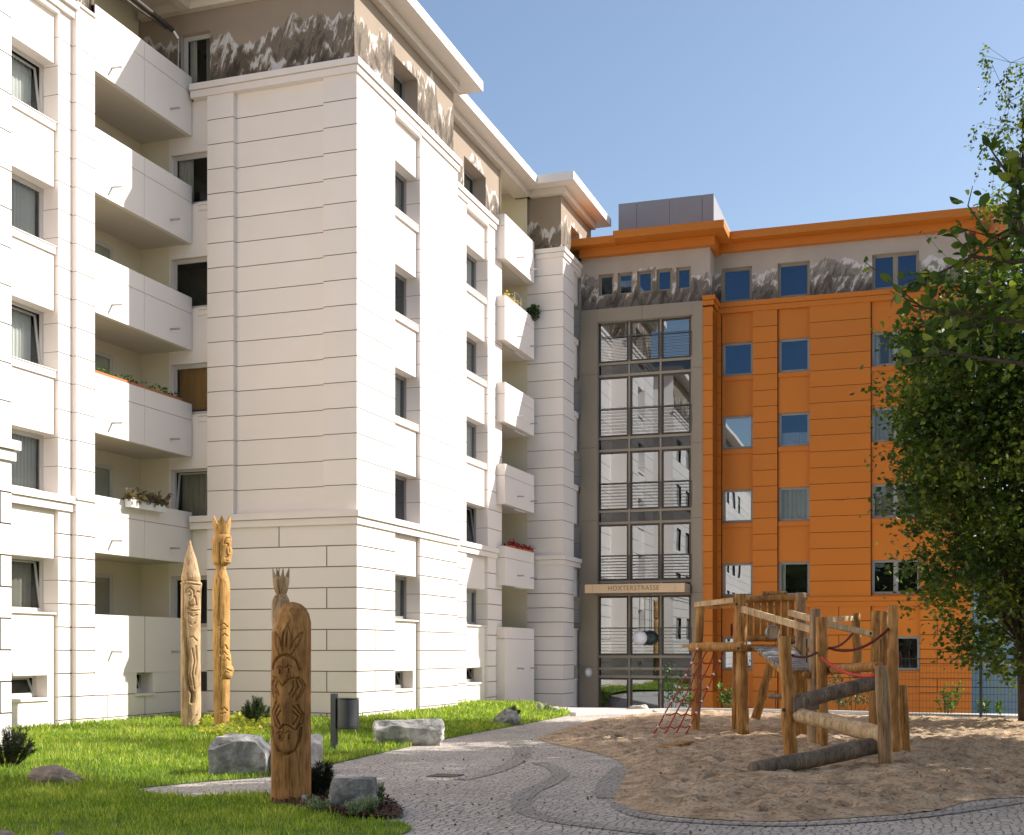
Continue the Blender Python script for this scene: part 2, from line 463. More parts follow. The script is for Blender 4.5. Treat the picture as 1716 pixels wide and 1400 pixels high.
def window(parent, fr, a0, a1, z0, z1, off, curtain='net', mull=0, tilt=False, sill=None, frame='frame', room='room', fw=0.06, g='lglass', plate=True):
    """window part: fixed frame and the room behind; sub-parts pane(s), sash, curtain, sill"""
    mb = MB()
    d = 0.07
    mb.box(fr, a0, a1, z1 - fw, z1, off - d, off)
    mb.box(fr, a0, a1, z0, z0 + fw, off - d, off)
    mb.box(fr, a0, a0 + fw, z0 + fw, z1 - fw, off - d, off)
    mb.box(fr, a1 - fw, a1, z0 + fw, z1 - fw, off - d, off)
    xs = [a0 + fw] + [a0 + (a1 - a0) * (k + 1) / (mull + 1) for k in range(mull)] + [a1 - fw]
    for x in xs[1:-1]:
        mb.box(fr, x - fw * .8, x + fw * .8, z0 + fw, z1 - fw, off - d, off + .006)
    # room
    P = fr.p; o1, o2 = off - d, off - 0.75
    mb.face([P(a0, z0, o2), P(a1, z0, o2), P(a1, z1, o2), P(a0, z1, o2)], 1)
    for (b0, b1) in (((a0, z0), (a1, z0)), ((a1, z0), (a1, z1)), ((a1, z1), (a0, z1)), ((a0, z1), (a0, z0))):
        mb.face([P(b0[0], b0[1], o1), P(b1[0], b1[1], o1), P(b1[0], b1[1], o2), P(b0[0], b0[1], o2)], 1)
    w = mb.build('window', [M[frame], M[room]], parent)
    for k in range(mull + 1):
        b0 = xs[k] + (fw * .8 if k else 0); b1 = xs[k + 1] - (fw * .8 if k < mull else 0)
        za, zb = z0 + fw, z1 - fw
        s = MB(); gp = MB(); sw = 0.042
        if tilt and k == 0:
            H = zb - za; tl = 0.16
            def TP(a, z, o): return P(a, z, off - .05 + o - tl * (z - za) / H)
            def tb(x0, x1, y0, y1):
                s.hexa([TP(x0, y0, 0), TP(x1, y0, 0), TP(x1, y0, .05), TP(x0, y0, .05), TP(x0, y1, 0), TP(x1, y1, 0), TP(x1, y1, .05), TP(x0, y1, .05)])
            tb(b0, b1, za, za + sw); tb(b0, b1, zb - sw, zb); tb(b0, b0 + sw, za + sw, zb - sw); tb(b1 - sw, b1, za + sw, zb - sw)
            gp.face([TP(b0 + sw, za + sw, .02), TP(b1 - sw, za + sw, .02), TP(b1 - sw, zb - sw, .02), TP(b0 + sw, zb - sw, .02)])
        else:
            s.box(fr, b0, b1, za, za + sw, off - .06, off - .012); s.box(fr, b0, b1, zb - sw, zb, off - .06, off - .012)
            s.box(fr, b0, b0 + sw, za + sw, zb - sw, off - .06, off - .012); s.box(fr, b1 - sw, b1, za + sw, zb - sw, off - .06, off - .012)
            gp.quad(fr, b0 + sw, b1 - sw, za + sw, zb - sw, off - .035)
        s.build('sash', M[frame], w)
        gp.build('pane', M[g], w)
        ca, cb = b0 + .02, b1 - .02
        oc = off - (0.30 if tilt else 0.16)
        if curtain == 'net': curtain_mesh(fr, ca, cb, za + .05, zb, oc).build('curtain', M['curtain'], w, smooth=True)
        elif curtain == 'grey': curtain_mesh(fr, ca, cb, za + .02, zb, oc, .16, .04).build('curtain', M['curtain2'], w, smooth=True)
        elif curtain == 'ochre': curtain_mesh(fr, ca, cb, za + .12, zb, oc, .2, .03).build('curtain', M['curtain3'], w, smooth=True)
        elif curtain == 'half': curtain_mesh(fr, ca, cb, za, za + (zb - za) * .42, oc, .08, .02).build('curtain', M['curtain'], w, smooth=True)
        elif curtain == 'arch': curtain_mesh(fr, ca, cb, za + .05, zb, oc, .12, .03, 'arch').build('curtain', M['curtain'], w, smooth=True)
        elif curtain == 'side':
            curtain_mesh(fr, ca, ca + (cb - ca) * .3, za + .02, zb, oc, .1, .04).build('curtain', M['curtain'], w, smooth=True)
            curtain_mesh(fr, ca + (cb - ca) * .72, cb, za + .02, zb, oc, .1, .04).build('curtain', M['curtain2'], w, smooth=True)
        elif curtain == 'left':
            curtain_mesh(fr, ca, ca + (cb - ca) * .16, za + .02, zb, oc, .1, .03).build('curtain', M['curtain'], w, smooth=True)
    if plate:
        p = MB(); p.box(fr, a0 - .0, a1 + .0, z0 - .03, z0 - .004, off - .02, off + .05); p.build('sill_plate', M['steel'], w)
    return w

def spout(parent, fr, a, z, off, ln=0.28):
    s = MB(); s.tube([fr.p(a, z, off - .02), fr.p(a, z - .012, off + ln)], 0.028, 8)
    return s.build('drain_spout', M['steel'], parent)

# ------------------------------------------------------------------ the white apartment building
ZC0, ZC1, ZB0, ZB1 = 16.335, 16.665, 5.0, 5.345       # main cornice, lower band
ZR0, ZR1 = 18.9, 19.2                                # roof slab
ROWS_UP = [ZB1 + (ZC0 - ZB1) * i / 17 for i in range(17)] + [ZC0 + .03]
PB = 0.529
ROWS_LO = [-0.9] + [ZB0 - PB * k for k in range(10, -1, -1)]
WTOP = [3.9 + 2.8 * k for k in range(5)]
WH = 1.34

wb = thing('white_apartment_building', (-16.5, 29, 0),
           'long white six-storey apartment building with loggias, cornices and mountain pictures under its roof', 'apartment building')
W = [M['white'], M['joint']]

XP, YP = -14.02, 28.87           # projecting block: its side plane and its end wall
YP1 = YX(767, XP)
X2 = -14.75                      # recessed stretch behind it
Y2 = YX(841, X2)
XQ, YQ = -13.39, 44.85           # far projecting block
YQ1 = 48.6
XL = -18.9                       # wall with the loggias
XBAY = -19.02
XL0, YL0 = -14.9, 17.5           # near projecting block at the left edge
LOG0 = YX(159, XL)

def base_cols(step, shift, a0, a1):
    def f(i):
        s = shift if i % 2 else shift + step / 2
        return [s + step * k for k in range(-40, 80) if a0 < s + step * k < a1]
    return f

def column_strip(fr, off, a0, a1, rec=0.11, wdep=0.42, tops=WTOP, curt=None, tiltset=(), frame='frame', upper_z=ZC0, basement=True, lowrows=None, rev_side=1):
    """bay of stacked windows: plain spandrels set back from the piers, sills, one window per storey"""
    mb = MB(); so = off - rec
    edges = []
    for k, zt in enumerate(tops):
        edges.append((zt - WH if k else zt - 1.22, zt))
    holes = [(a0, a1, zb, zt) for zb, zt in edges]
    if basement: holes.append((a0 + .1, a1 - .25, .77, 1.27))
    for r in sub_rects((a0, a1, -.9, upper_z), holes):
        mb.quad(fr, r[0], r[1], r[2], r[3], so, 0, random.random())
    P = fr.p
    for k, (zb, zt) in enumerate(edges):
        d = wdep
        for z in (zb, zt):
            mb.face([P(a0, z, so), P(a1, z, so), P(a1, z, off - d), P(a0, z, off - d)], 0)
    mb.box(fr, a0 + .003, a1 - .003, upper_z - .13, upper_z - .022, so - .01, off + .035, 0)
    # return walls of the piers on either side, joints carried round
    groove_reveal(mb, fr, a0, -.9, upper_z, off, off - wdep, ROWS_LO[1:] + ROWS_UP)
    groove_reveal(mb, fr, a1, -.9, upper_z, off, off - wdep, ROWS_LO[1:] + ROWS_UP)
    mb.build('wall', W, wb)
    if basement:
        b = MB()
        for q in (((a0 + .1, .77), (a1 - .25, .77)), ((a1 - .25, .77), (a1 - .25, 1.27)), ((a1 - .25, 1.27), (a0 + .1, 1.27)), ((a0 + .1, 1.27), (a0 + .1, .77))):
            b.face([P(q[0][0], q[0][1], so), P(q[1][0], q[1][1], so), P(q[1][0], q[1][1], so - .4), P(q[0][0], q[0][1], so - .4)], 0)
        b.box(fr, a0 + .06, a1 - .2, .70, .765, so - .1, so + .05, 0)
        b.build('basement_reveal', W, wb)
        window(wb, fr, a0 + .1, a1 - .25, .77, 1.27, so - .3, None, 0, True, frame=frame)
    for k, (zb, zt) in enumerate(edges):
        c = (curt or ['net'])[k % len(curt or ['net'])]
        window(wb, fr, a0, a1, zb, zt, off - wdep, c, 0, k in tiltset, frame=frame)
        s = MB()
        if k:
            s.box(fr, a0 + .004, a1 - .004, zb - .025, zb - .003, so - .02, off - .02, 0)
            s.box(fr, a0 + .004, a1 - .004, zb - .19, zb - .028, so - .02, off - .04, 0)
        else:
            s.box(fr, a0 + .004, a1 - .004, zb - .045, zb - .003, so - .02, off - .03, 0)
        s.build('sill', W, wb)

def pier(fr, a0, a1, off, up=None, low=None, up_cols=None, zlow=True, name='wall', holes=()):
    mb = MB()
    clad(mb, fr, a0, a1, off, up or ROWS_UP, up_cols, holes)
    if zlow: clad(mb, fr, a0, a1, off, low or ROWS_LO, base_cols(2.42, 30.0, a0, a1) if (a1 - a0) > 1.6 else None, holes, gap=.026)
    return mb.build(name, W, wb)

# --- near block at the left edge of the view (runs on behind the camera)
Y00 = -42.0
lw = [(YL0 - 2.9 - 3.6 * k, YL0 - 1.2 - 3.6 * k) for k in range(9)]
holes = [(a, b, zt - WH, zt, .14) for a, b in lw for zt in WTOP]
mb = MB()
clad(mb, EAST, Y00, YL0, XL0, ROWS_UP, None, holes)
clad(mb, EAST, Y00, YL0, XL0, ROWS_LO, base_cols(2.42, 0.3, Y00, YL0), holes, gap=.026)
mb.face([(XL0, YL0, -.9), (-22, YL0, -.9), (-22, YL0, ZR0), (XL0, YL0, ZR0)], 0)
mb.build('wall', W, wb)
dk = MB()
for a, b in lw:
    for zt in WTOP: dk.quad(EAST, a, b, zt - WH, zt, XL0 - .14, 0)
dk.build('window_glazing', M['farglass'], wb)
cornice(EAST, Y00, YL0, ZC1, XL0, 0, 1); cornice(EAST, Y00, YL0, ZB1, XL0, 0, 1)
mb = MB(); mb.quad(EAST, Y00, YL0 - .1, ZC1, ZR0, XL0 - .1, 0); mb.face([(XL0 - .1, YL0 - .1, ZC1), (-22, YL0 - .1, ZC1), (-22, YL0 - .1, ZR0), (XL0 - .1, YL0 - .1, ZR0)], 0)
mb.build('attic_wall', M['mural_w'], wb)
mb = MB(); mb.cube(-26, XL0 + .6, Y00, YL0 + .6, ZR0, ZR1); mb.build('roof_slab', W, wb)

# --- window bay left of the loggias
BA0, BA1 = YX(37, XBAY) - .35, YX(97.5, XBAY)
YB1 = YX(120.5, XBAY)            # end of the bay, wall steps forward here
pier(EAST, YL0 - .2, BA0, XBAY)
pier(EAST, BA1, YB1, XBAY)
column_strip(EAST, XBAY, BA0, BA1, .09, .40, curt=['grey', 'net', 'net', 'net', 'net'], tiltset=(0, 2, 4), frame='ltframe')
cornice(EAST, YL0, YB1, ZC1, XBAY, 0, .3, p1=.17, p2=.09); cornice(EAST, YL0, YB1, ZB1, XBAY, 0, 0)
mb = MB(); groove_reveal(mb, EAST, YB1, -.9, ZC1, XBAY - .05, XL, ROWS_LO[1:] + ROWS_UP); mb.build('wall_return', W, wb)
mb = MB(); clad(mb, EAST, YB1, LOG0, XL, ROWS_UP[:-1] + [ZC1]); clad(mb, EAST, YB1, LOG0, XL, ROWS_LO, None, gap=.026)
clad(mb, EAST, YB1, LOG0, XL, [ZB0, ZB1]); mb.build('wall', W, wb)
mb = MB(); mb.box(EAST, YB1, LOG0, ZC1 - .03, ZC1 + .03, XL - .02, XL + .05); mb.box(EAST, YB1 + .002, LOG0, ZB1 - .06, ZB1 - .005, XL - .02, XL + .04)
mb.build('ledge', W, wb)
mb = MB(); mb.quad(EAST, YL0, LOG0 - .05, ZC1, ZR0, XL - .12, 0); mb.box(EAST, LOG0 - .05, LOG0, ZC1, ZR0, XL - 1.6, XL - .1, 0)
mb.build('attic_wall', M['mural_w'], wb)

# --- loggias and their parapets (left wing)
PT = [.87 + 1.8, 3.67 + 1.8, 6.53 + 1.8, 9.34 + 1.8, 12.28 + 1.8, 15.16 + 1.8]
PBt = [1.8 - 1.2, 2.32 + 1.8, 5.13 + 1.8, 7.95 + 1.8, 10.76 + 1.8, 13.61 + 1.8]
YEND = 29.05                     # wall with the inner-corner windows
LB = -20.5                       # back of the loggias
LC = XY(283, YEND)               # where the white strip begins
def loggia(front, y0, y1, back, k, zf, zc, side=None):
    mb = MB()
    P = EAST.p
    mb.quad(EAST, y0, y1, zf, zc, back, 0)
    fr0 = front + .1 if side is not None else front
    mb.face([P(y0, zf, fr0), P(y0, zc, fr0), P(y0, zc, back), P(y0, zf, back)], 0)
    fr1 = front if side is None else side
    mb.face([P(y1, zf, fr1), P(y1, zc, fr1), P(y1, zc, back), P(y1, zf, back)], 0)
    mb.face([P(y0, zf, front), P(y1, zf, front), P(y1, zf, back), P(y0, zf, back)], 1)
    mb.face([P(y0, zc, front), P(y1, zc, front), P(y1, zc, back), P(y0, zc, back)], 1)
    return mb
mb = MB()
for k in range(6):
    zf = PT[k] - 1.0
    zc = PBt[k + 1] + .02 if k < 5 else ZR0 - .05
    mb2 = loggia(XL - .12, LOG0, YEND + .015, LB, k, zf, zc, LC)
    o = mb2.build('loggia', [M['cream'], M['soffit']], wb)
    da = YX(160, LB) ; db = YX(186, LB)
    if k < 5:
        window(wb, EAST, da - .9, db, zf + .05, zf + 2.12, LB + .06, ['grey', None, None, None, None][k], 0, False, frame='ltframe', plate=False)
for k in range(1, 6):
    mb = MB()
    zj = PT[k] - .43
    am = YX(241, XL)
    th = .12
    y1 = YEND - .03
    for (a, b) in ((LOG0, am - .006), (am + .006, y1)):
        mb.box(EAST, a, b, PBt[k], zj - .007, XL - th, XL + .015, 0)
        mb.box(EAST, a, b, zj + .007, PT[k], XL - th, XL + .015, 0)
    mb.box(EAST, LOG0 + .01, y1 - .01, PBt[k] + .02, PT[k] - .02, XL - th + .02, XL - .012, 1)
    o = mb.build('parapet', W, wb)
    spout(o, EAST, YX(187, XL), PBt[k] + .33, XL + .01)
    spout(o, EAST, YX(285, XL), PBt[k] + .33, XL + .01)
# ground-storey wall under the lowest loggia
mb = MB()
am = YX(242, XL)
bw0, bw1 = YX(229, XL), YX(256, XL)
clad(mb, EAST, LOG0, YEND - .03, XL, [-.9, .23, .76, 1.28], lambda i: [[am - 2.2, am], [YX(180, XL), YX(243, XL)], []][i] if i < 2 else [], [(bw0, bw1, .77, 1.28, .4)], gap=.02)
clad(mb, EAST, LOG0, YEND - .03, XL + .012, [1.28, PT[0]], lambda i: [am])
mb.build('wall', W, wb)
window(wb, EAST, bw0, bw1, .77, 1.28, XL - .3, None, 0, True, frame='ltframe')
mb = MB(); mb.box(EAST, bw0 - .05, bw1 + .05, .70, .765, XL - .1, XL + .05); mb.build('sill', W, wb)
o = MB(); o.tube([EAST.p(YX(187, XL), 1.8, XL), EAST.p(YX(187, XL), 1.79, XL + .28)], .028, 8); o.build('drain_spout', M['steel'], wb)
o = MB(); o.tube([EAST.p(YX(287, XL), 1.8, XL), EAST.p(YX(287, XL), 1.79, XL + .28)], .028, 8); o.build('drain_spout', M['steel'], wb)

# --- white strip with the inner-corner windows, facing the camera
SX0, SX1 = LC, XY(348, YP + .02)
wx0, wx1 = XY(296, YEND + .12), SX1 + .35
tops = [PT[0] + 1.45 + .0] + [zt + .18 for zt in WTOP[1:]]
tops = [1.8 + z for z in (2.0, 4.83, 7.62, 10.42, 13.18)]
holes = [(wx0 - .1, SX1 + .01, zt - 1.36, zt, .16) for zt in tops]
mb = MB()
for r in sub_rects((SX0, SX1 + .4, -.9, ZC0), [h[:4] for h in holes]):
    mb.quad(SOUTH, r[0], r[1], r[2], r[3], -YEND, 0, random.random())
for h in holes:
    P = SOUTH.p
    for z in (h[2], h[3]):
        mb.face([P(h[0], z, -YEND), P(h[1] + .3, z, -YEND), P(h[1] + .3, z, -YEND - .16), P(h[0], z, -YEND - .16)], 0)
    mb.face([P(h[0], h[2], -YEND), P(h[0], h[3], -YEND), P(h[0], h[3], -YEND - .16), P(h[0], h[2], -YEND - .16)], 0)
mb.build('wall', W, wb)
cs = ['dark', 'grey', 'ochre', None, 'side']
for k, zt in enumerate(tops):
    window(wb, SOUTH, wx0 - .1, wx1, zt - 1.36, zt, -YEND - .12, cs[k], 0, k == 1, frame='ltframe', room='roomwarm' if k == 2 else 'room')
    s = MB(); s.box(SOUTH, XL + .2, SX1 + .1, zt - 1.42, zt - 1.365, -YEND - .02, -YEND + .06)
    if k: s.box(SOUTH, XL + .2, SX1 + .1, zt - 1.56, zt - 1.43, -YEND - .02, -YEND + .04)
    s.build('sill', W, wb)
mb = MB(); mb.quad(SOUTH, XY(338, YEND) - .35, XY(352, YEND), .75, 1.27, -YEND + .006, 0); mb.build('basement_window', M['spandrel'], wb)

# --- end wall of the projecting block: edge strip, field, corner pilaster
XA = XY(391, YP); XB = XY(541, YP)
YF = YP + .15
def rows_end(i):
    return []
pl = MB()
clad(pl, SOUTH, SX1, XA, -YP, ROWS_UP)
P = SOUTH.p
groove_reveal(pl, SOUTH, XA, ZB1, ZC0, -YP, -YF, ROWS_UP)
pl.face([P(SX1, ZB1, -YP), P(SX1, ZC0, -YP), P(SX1, ZC0, -YF - .3), P(SX1, ZB1, -YF - .3)], 0)
clad(pl, SOUTH, XA, XB, -YF, ROWS_UP)
clad(pl, SOUTH, XB, XP, -(YP + .03), ROWS_UP)
groove_reveal(pl, SOUTH, XB, ZB1, ZC0, -(YP + .03), -YF, ROWS_UP)
pl.build('wall', W, wb)
lo = MB()
v1, v2 = XY(467, YP), XY(547, YP)
clad(lo, SOUTH, SX1 - .02, XP, -(YP + .02), ROWS_LO, lambda i: [v2] if (i % 2) else [v1], gap=.026)
lo.face([P(SX1 - .02, -.9, -YP - .02), P(SX1 - .02, ZB0, -YP - .02), P(SX1 - .02, ZB0, -YF - .3), P(SX1 - .02, -.9, -YF - .3)], 0)
lo.build('wall', W, wb)
# --- side of the projecting block
A0, A1 = YX(662, XP), YX(704, XP)
pier(EAST, YP + .03, A0, XP)
pier(EAST, A1, YP1, XP)
column_strip(EAST, XP, A0, A1, curt=['net', None, 'net', None, 'grey'], tiltset=())
for z_ in (ZC1, ZB1):
    cornice(SOUTH, XL + .1, XP, z_, -YP); cornice(EAST, YP, YP1, z_, XP, 1, 1)
mb = MB(); clad(mb, SOUTH, XL, XP, -(YP + .04), [ZB0, ZB1]); clad(mb, EAST, YP + .04, YP1, XP - .01, [ZB0, ZB1])
mb.face([(XP, YP1, -.9), (X2 - .3, YP1, -.9), (X2 - .3, YP1, ZC1), (XP, YP1, ZC1)], 0)
mb.build('wall', W, wb)

def attic(fr, a0, a1, off, holes=(), z0=ZC1 - .05, z1=ZR0):
    mb = MB()
    for r in sub_rects((a0, a1, z0, z1), [h[:4] for h in holes]):
        mb.quad(fr, r[0], r[1], r[2], r[3], off, 0)
    for h in holes:
        P = fr.p; b0, b1, c0, c1, d = h
        for (q0, q1) in (((b0, c0), (b1, c0)), ((b1, c0), (b1, c1)), ((b1, c1), (b0, c1)), ((b0, c1), (b0, c0))):
            mb.face([P(q0[0], q0[1], off), P(q1[0], q1[1], off), P(q1[0], q1[1], off - d), P(q0[0], q0[1], off - d)], 1)
    return mb.build('attic_wall', [M['mural_w'], M['beigewall']], wb)
XPa, YPa = XP - .1, YP + .1
ax0 = XY(303, YPa); ax1 = XY(352, YPa)
attic(SOUTH, XL - 1.6, XPa, -YPa, [(ax0, ax1, ZC1 + .03, 18.1, .2)])
window(wb, SOUTH, ax0, ax1, ZC1 + .03, 18.1, -YPa - .16, 'side', 0, False, frame='ltframe')
h0, h1 = YX(659.5, XPa), YX(700, XPa)
attic(EAST, YPa, YP1 - .1, XPa, [(h0, h1, 16.72, 17.9, .42)])
window(wb, EAST, h0, h1, 16.72, 17.9, XPa - .4, 'side', 0, False)
mb = MB(); mb.face([(XPa, YP1 - .1, ZC1), (X2 - .5, YP1 - .1, ZC1), (X2 - .5, YP1 - .1, ZR0), (XPa, YP1 - .1, ZR0)]); mb.build('attic_wall', M['mural_w'], wb)
def eaves(x1, y0, y1, xin, fronts=True, ym=None, ends=(1, 0)):
    """flat roof slab and the box moulding under it"""
    mb = MB()
    mb.cube(-26, x1, y0, y1, ZR0, ZR1, 0)
    return mb.build('roof_slab', [M['white'], M['soffit']], wb)
eaves(XP + .6, YP - .6, YP1 + .6, 0)
mb = MB()
mb.box(EAST, YPa, YP1 - .1, ZR0 - .26, ZR0 - .004, XPa - .02, XPa + .2, 0)
mb.box(SOUTH, XL - 1.5, XPa + .2, ZR0 - .26, ZR0 - .004, -YPa + .0, -YPa + .2, 0)
mb.box(EAST, YL0, YPa - .21, ZR0 - .26, ZR0 - .004, XL - .12, XL + .1, 0)
mb.build('eaves_moulding', M['soffit'], wb)
mb = MB(); mb.cube(-26, XL + .5, YL0 + .61, YP - .61, ZR0 + .002, ZR1 - .002); mb.build('roof_slab', W, wb)

# --- recessed stretch with the second window bay
C0, C1 = YX(781.5, X2), YX(817.5, X2)
pier(EAST, YP1, C0, X2)
pier(EAST, C1, Y2, X2)
column_strip(EAST, X2, C0, C1, curt=['net', 'left', 'net', 'grey', 'net'], tiltset=(1,))
cornice(EAST, YP1, Y2, ZC1, X2); cornice(EAST, YP1, Y2, ZB1, X2)
mb = MB(); clad(mb, EAST, YP1, Y2, X2 - .01, [ZB0, ZB1]); mb.build('wall', W, wb)
X2a = X2 - .1
h0, h1 = YX(777.5, X2a), YX(814, X2a)
attic(EAST, YP1 - .1, YX(836, X2a), X2a, [(h0, h1, 16.72, 17.9, .42)])
window(wb, EAST, h0, h1, 16.72, 17.9, X2a - .4, 'grey', 0, False)
mb = MB(); mb.cube(-26, X2 + .55, YP1 + .62, YQ - .6, ZR0, ZR1); mb.build('roof_slab', W, wb)
mb = MB(); mb.box(EAST, YP1 - .1, YQ + .1, ZR0 - .26, ZR0 - .004, X2a - .4, X2a + .2, 0); mb.build('eaves_moulding', M['soffit'], wb)

# --- far loggias with projecting balcony fronts
XF = -14.44
FB0, FB1 = 41.38, 44.66
FT = [z + 1.8 for z in (.84, 3.64, 6.48, 9.30, 12.30, 15.1)]
FBt = [-.7, 2.29 + 1.8, 5.1 + 1.8, 7.94 + 1.8, 10.77 + 1.8, 13.58 + 1.8]
for k in range(6):
    zf = FT[k] - 1.0
    zc = FBt[k + 1] + .02 if k < 5 else ZR0 - .05
    loggia(X2 - .02, Y2, YQ - .01, X2 - 1.6, k, zf, zc).build('loggia', [M['cream'], M['soffit']], wb)
    if k < 5: window(wb, EAST, Y2 + .1, Y2 + 1.5, zf + .05, zf + 2.1, X2 - 1.55, None if k != 4 else 'dark', 0, False, frame='darkmull', plate=False)
for k in range(6):
    mb = MB()
    zj = FT[k] - .4
    zb = FBt[k]
    for (za, zc) in ((zb, zj - .008), (zj + .008, FT[k])):
        mb.box(EAST, FB0, FB1, za, zc, XF - .1, XF, 0)
        mb.box(EAST, FB0, FB0 + .1, za, zc, X2 - .02, XF - .1, 0)
        mb.box(EAST, FB1 - .1, FB1, za, zc, X2 - .02, XF - .1, 0)
    mb.box(EAST, FB0 + .015, FB1 - .015, zb + .02, FT[k] - .02, XF - .085, XF - .015, 1)
    if k: mb.box(EAST, FB0 + .1, FB1 - .1, zb + .03, zb + .2, X2 - .02, XF - .1, 0)
    o = mb.build('balcony_front', W, wb)
    zsp = zb + .4 if k else 1.2
    spout(o, EAST, YX(867, XF), zsp, XF, .25)
    spout(o, EAST, YX(889, XF), zsp, XF, .25)
# wall under the lowest balcony
hz0, hz1 = YX(868, X2 + .05), YX(882, X2 + .05)
mb = MB(); clad(mb, EAST, FB0, FB1, XF - .02, [-1.2, .23, .76, 1.28], base_cols(1.9, .4, FB0, FB1), [(hz0, hz1, .62, 1.22, .3)], gap=.026); mb.build('wall', W, wb)
window(wb, EAST, hz0, hz1, .62, 1.22, XF - .25, None, 0, False)

# --- far projecting block
mb = MB()
clad(mb, SOUTH, X2 - .06, XQ, -YQ, ROWS_UP); clad(mb, SOUTH, X2 - .06, XQ, -YQ, [-1.5] + ROWS_LO[1:], None, gap=.026)
clad(mb, SOUTH, X2 - .06, XQ, -YQ, [ZB0, ZB1])
mb.build('wall', W, wb)
D0, D1 = YX(961.5, XQ), YX(975, XQ)
pier(EAST, YQ, D0, XQ); pier(EAST, D1, YQ1, XQ)
column_strip(EAST, XQ, D0, D1, curt=['net', None, 'net', 'grey', None])
for z_ in (ZC1, ZB1):
    cornice(SOUTH, X2 + .3, XQ, z_, -YQ); cornice(EAST, YQ, YQ1, z_, XQ, 1, 0)
XQa = XQ - .1
h0, h1 = YX(957, XQa), YX(970.5, XQa)
attic(SOUTH, X2 - 1.7, XQa, -(YQ + .1))
attic(EAST, YQ + .1, 49.1, XQa, [(h0, h1, 16.7, 17.95, .5)])
window(wb, EAST, h0, h1, 16.7, 17.95, XQa - .45, None, 0, False)
mb = MB(); mb.cube(-26, XQ + .58, YQ - .6, 49.7, ZR0 + .003, ZR1 + .003); mb.build('roof_slab', W, wb)
mb = MB()
mb.box(EAST, YQ + .1, 49.1, ZR0 - .26, ZR0 - .002, XQa - .02, XQa + .2, 0)
mb.box(SOUTH, X2 - 1.0, XQa + .2, ZR0 - .26, ZR0 - .002, -(YQ + .1), -(YQ - .1), 0)
mb.face([(XQa, 49.1, ZC1 - .3), (-24, 49.1, ZC1 - .3), (-24, 49.1, ZR0), (XQa, 49.1, ZR0)])
mb.build('eaves_moulding', M['soffit'], wb)
# unseen solid core added inside, so that no daylight leaks through the shell
mb = MB()
mb.cube(-25, -22.2, Y00, 49, -1.2, ZR0 - .01)
mb.cube(-22.2, XP - 1.3, YF + 1.3, YP1 - 1.0, -1.2, ZR0 - .27)
mb.cube(-22.2, X2 - 1.9, YP1 - 1.0, 48.9, -1.2, ZR0 - .27)
mb.build('light_blocking_core', M['room'], wb)

# folded awning under the roof over the top loggia
aw = thing('awning', (XL - .3, 26.8, 17.9), 'dark rolled-up awning with a hanging crank rod over the top left loggia', 'awning')
mb = MB()
ya, yb = LOG0 + .1, YX(297, XL)
mb.tube([(XL - .15, ya, 17.95), (XL - .15, yb, 17.95)], .07, 10)
mb.tube([(XL - .15, ya, 17.78), (XL - .05, ya + 1.6, 17.70)], .025, 6); mb.tube([(XL - .05, ya + 1.6, 17.70), (XL - .15, ya + 3, 17.84)], .025, 6)
mb.build('roller', M['darkmull'], aw, smooth=False)
mb = MB(); mb.tube([(XL - .1, yb, 17.9), (XL - .03, yb + .1, 17.75)], .03, 6); mb.build('bracket', M['lamp'], aw)
mb = MB(); mb.tube([(XL - .03, yb + .1, 17.72), (XL - .04, yb + .1, 16.98)], .014, 6); mb.build('crank_rod', M['steel'], aw)
# ------------------------------------------------------------------ the orange apartment building with the glazed stair tower
AL = R_(1.0)
_o = ptd(1334, HY, 47.45)
ORG = Fr((_o.x, _o.y, 0), (math.cos(AL), math.sin(AL), 0), (math.sin(AL), -math.cos(AL), 0))
def aO(px, off=0.0):
    """position along the orange front seen at image column px, on the plane standing `off` in front of it"""
    dx, dy = dirn(px)
    T, N, O = ORG.T, ORG.N, ORG.O + ORG.N * off
    t = O.dot(N) / (dx * N.x + dy * N.y)
    return (dx * t - O.x) * T.x + (dy * t - O.y) * T.y
def zO(px, py, off=0.0):
    p = ORG.p(aO(px, off), 0, off)
    d = -S_ * p.x + C_ * p.y
    return CAMZ + (HY - py) * d / F

ob = thing('orange_apartment_building', (-3, 48.6, 0),
           'orange panelled apartment building with a glazed stair tower, grey top storey and mountain pictures', 'apartment building')
OM = [M['orange'], M['ojoint']]
TW = 1.15                                # how far the stair tower stands forward
AT0 = XQ - ORG.O.x + .03                 # tower starts at the white building
AT1 = aO(1194, TW)                       # tower's right corner
AE = aO(1628, 0)                         # right-hand corner of the building
ZOC0, ZOC1 = zO(1334, 516, 0), zO(1334, 498.5, 0)      # upper orange cornice
ZOB0, ZOB1 = zO(1400, 1017), zO(1400, 1001)            # base band
PO = (ZOC0 - ZOB1) / 18
ROW_OU = [ZOB1 + PO * i for i in range(19)]
ROW_OL = [-1.6] + [ZOB0 - .525 * k for k in range(6, -1, -1)]
RO = .10                                 # recess of spandrels
owin = {}
cols_o = [(1210, 1261.5, 0), (1304, 1357, 0), (1460.5, 1542, 1)]
tops_o = [zO(1210, 943.9), zO(1210, 820.6), zO(1210, 697.2), zO(1210, 574.6)]
H_O = zO(1210, 574.6) - zO(1210, 630)
curt_o = [['left', 'half', None, None], [None, None, 'half', 'arch'], [None, 'grey', 'grey', 'side']]
curt_o = [[None, 'arch', None, None], ['left', 'grey', 'half', None], [None, 'grey', 'grey', 'side']]
zlow = (zO(1520, 1124), zO(1520, 1066))
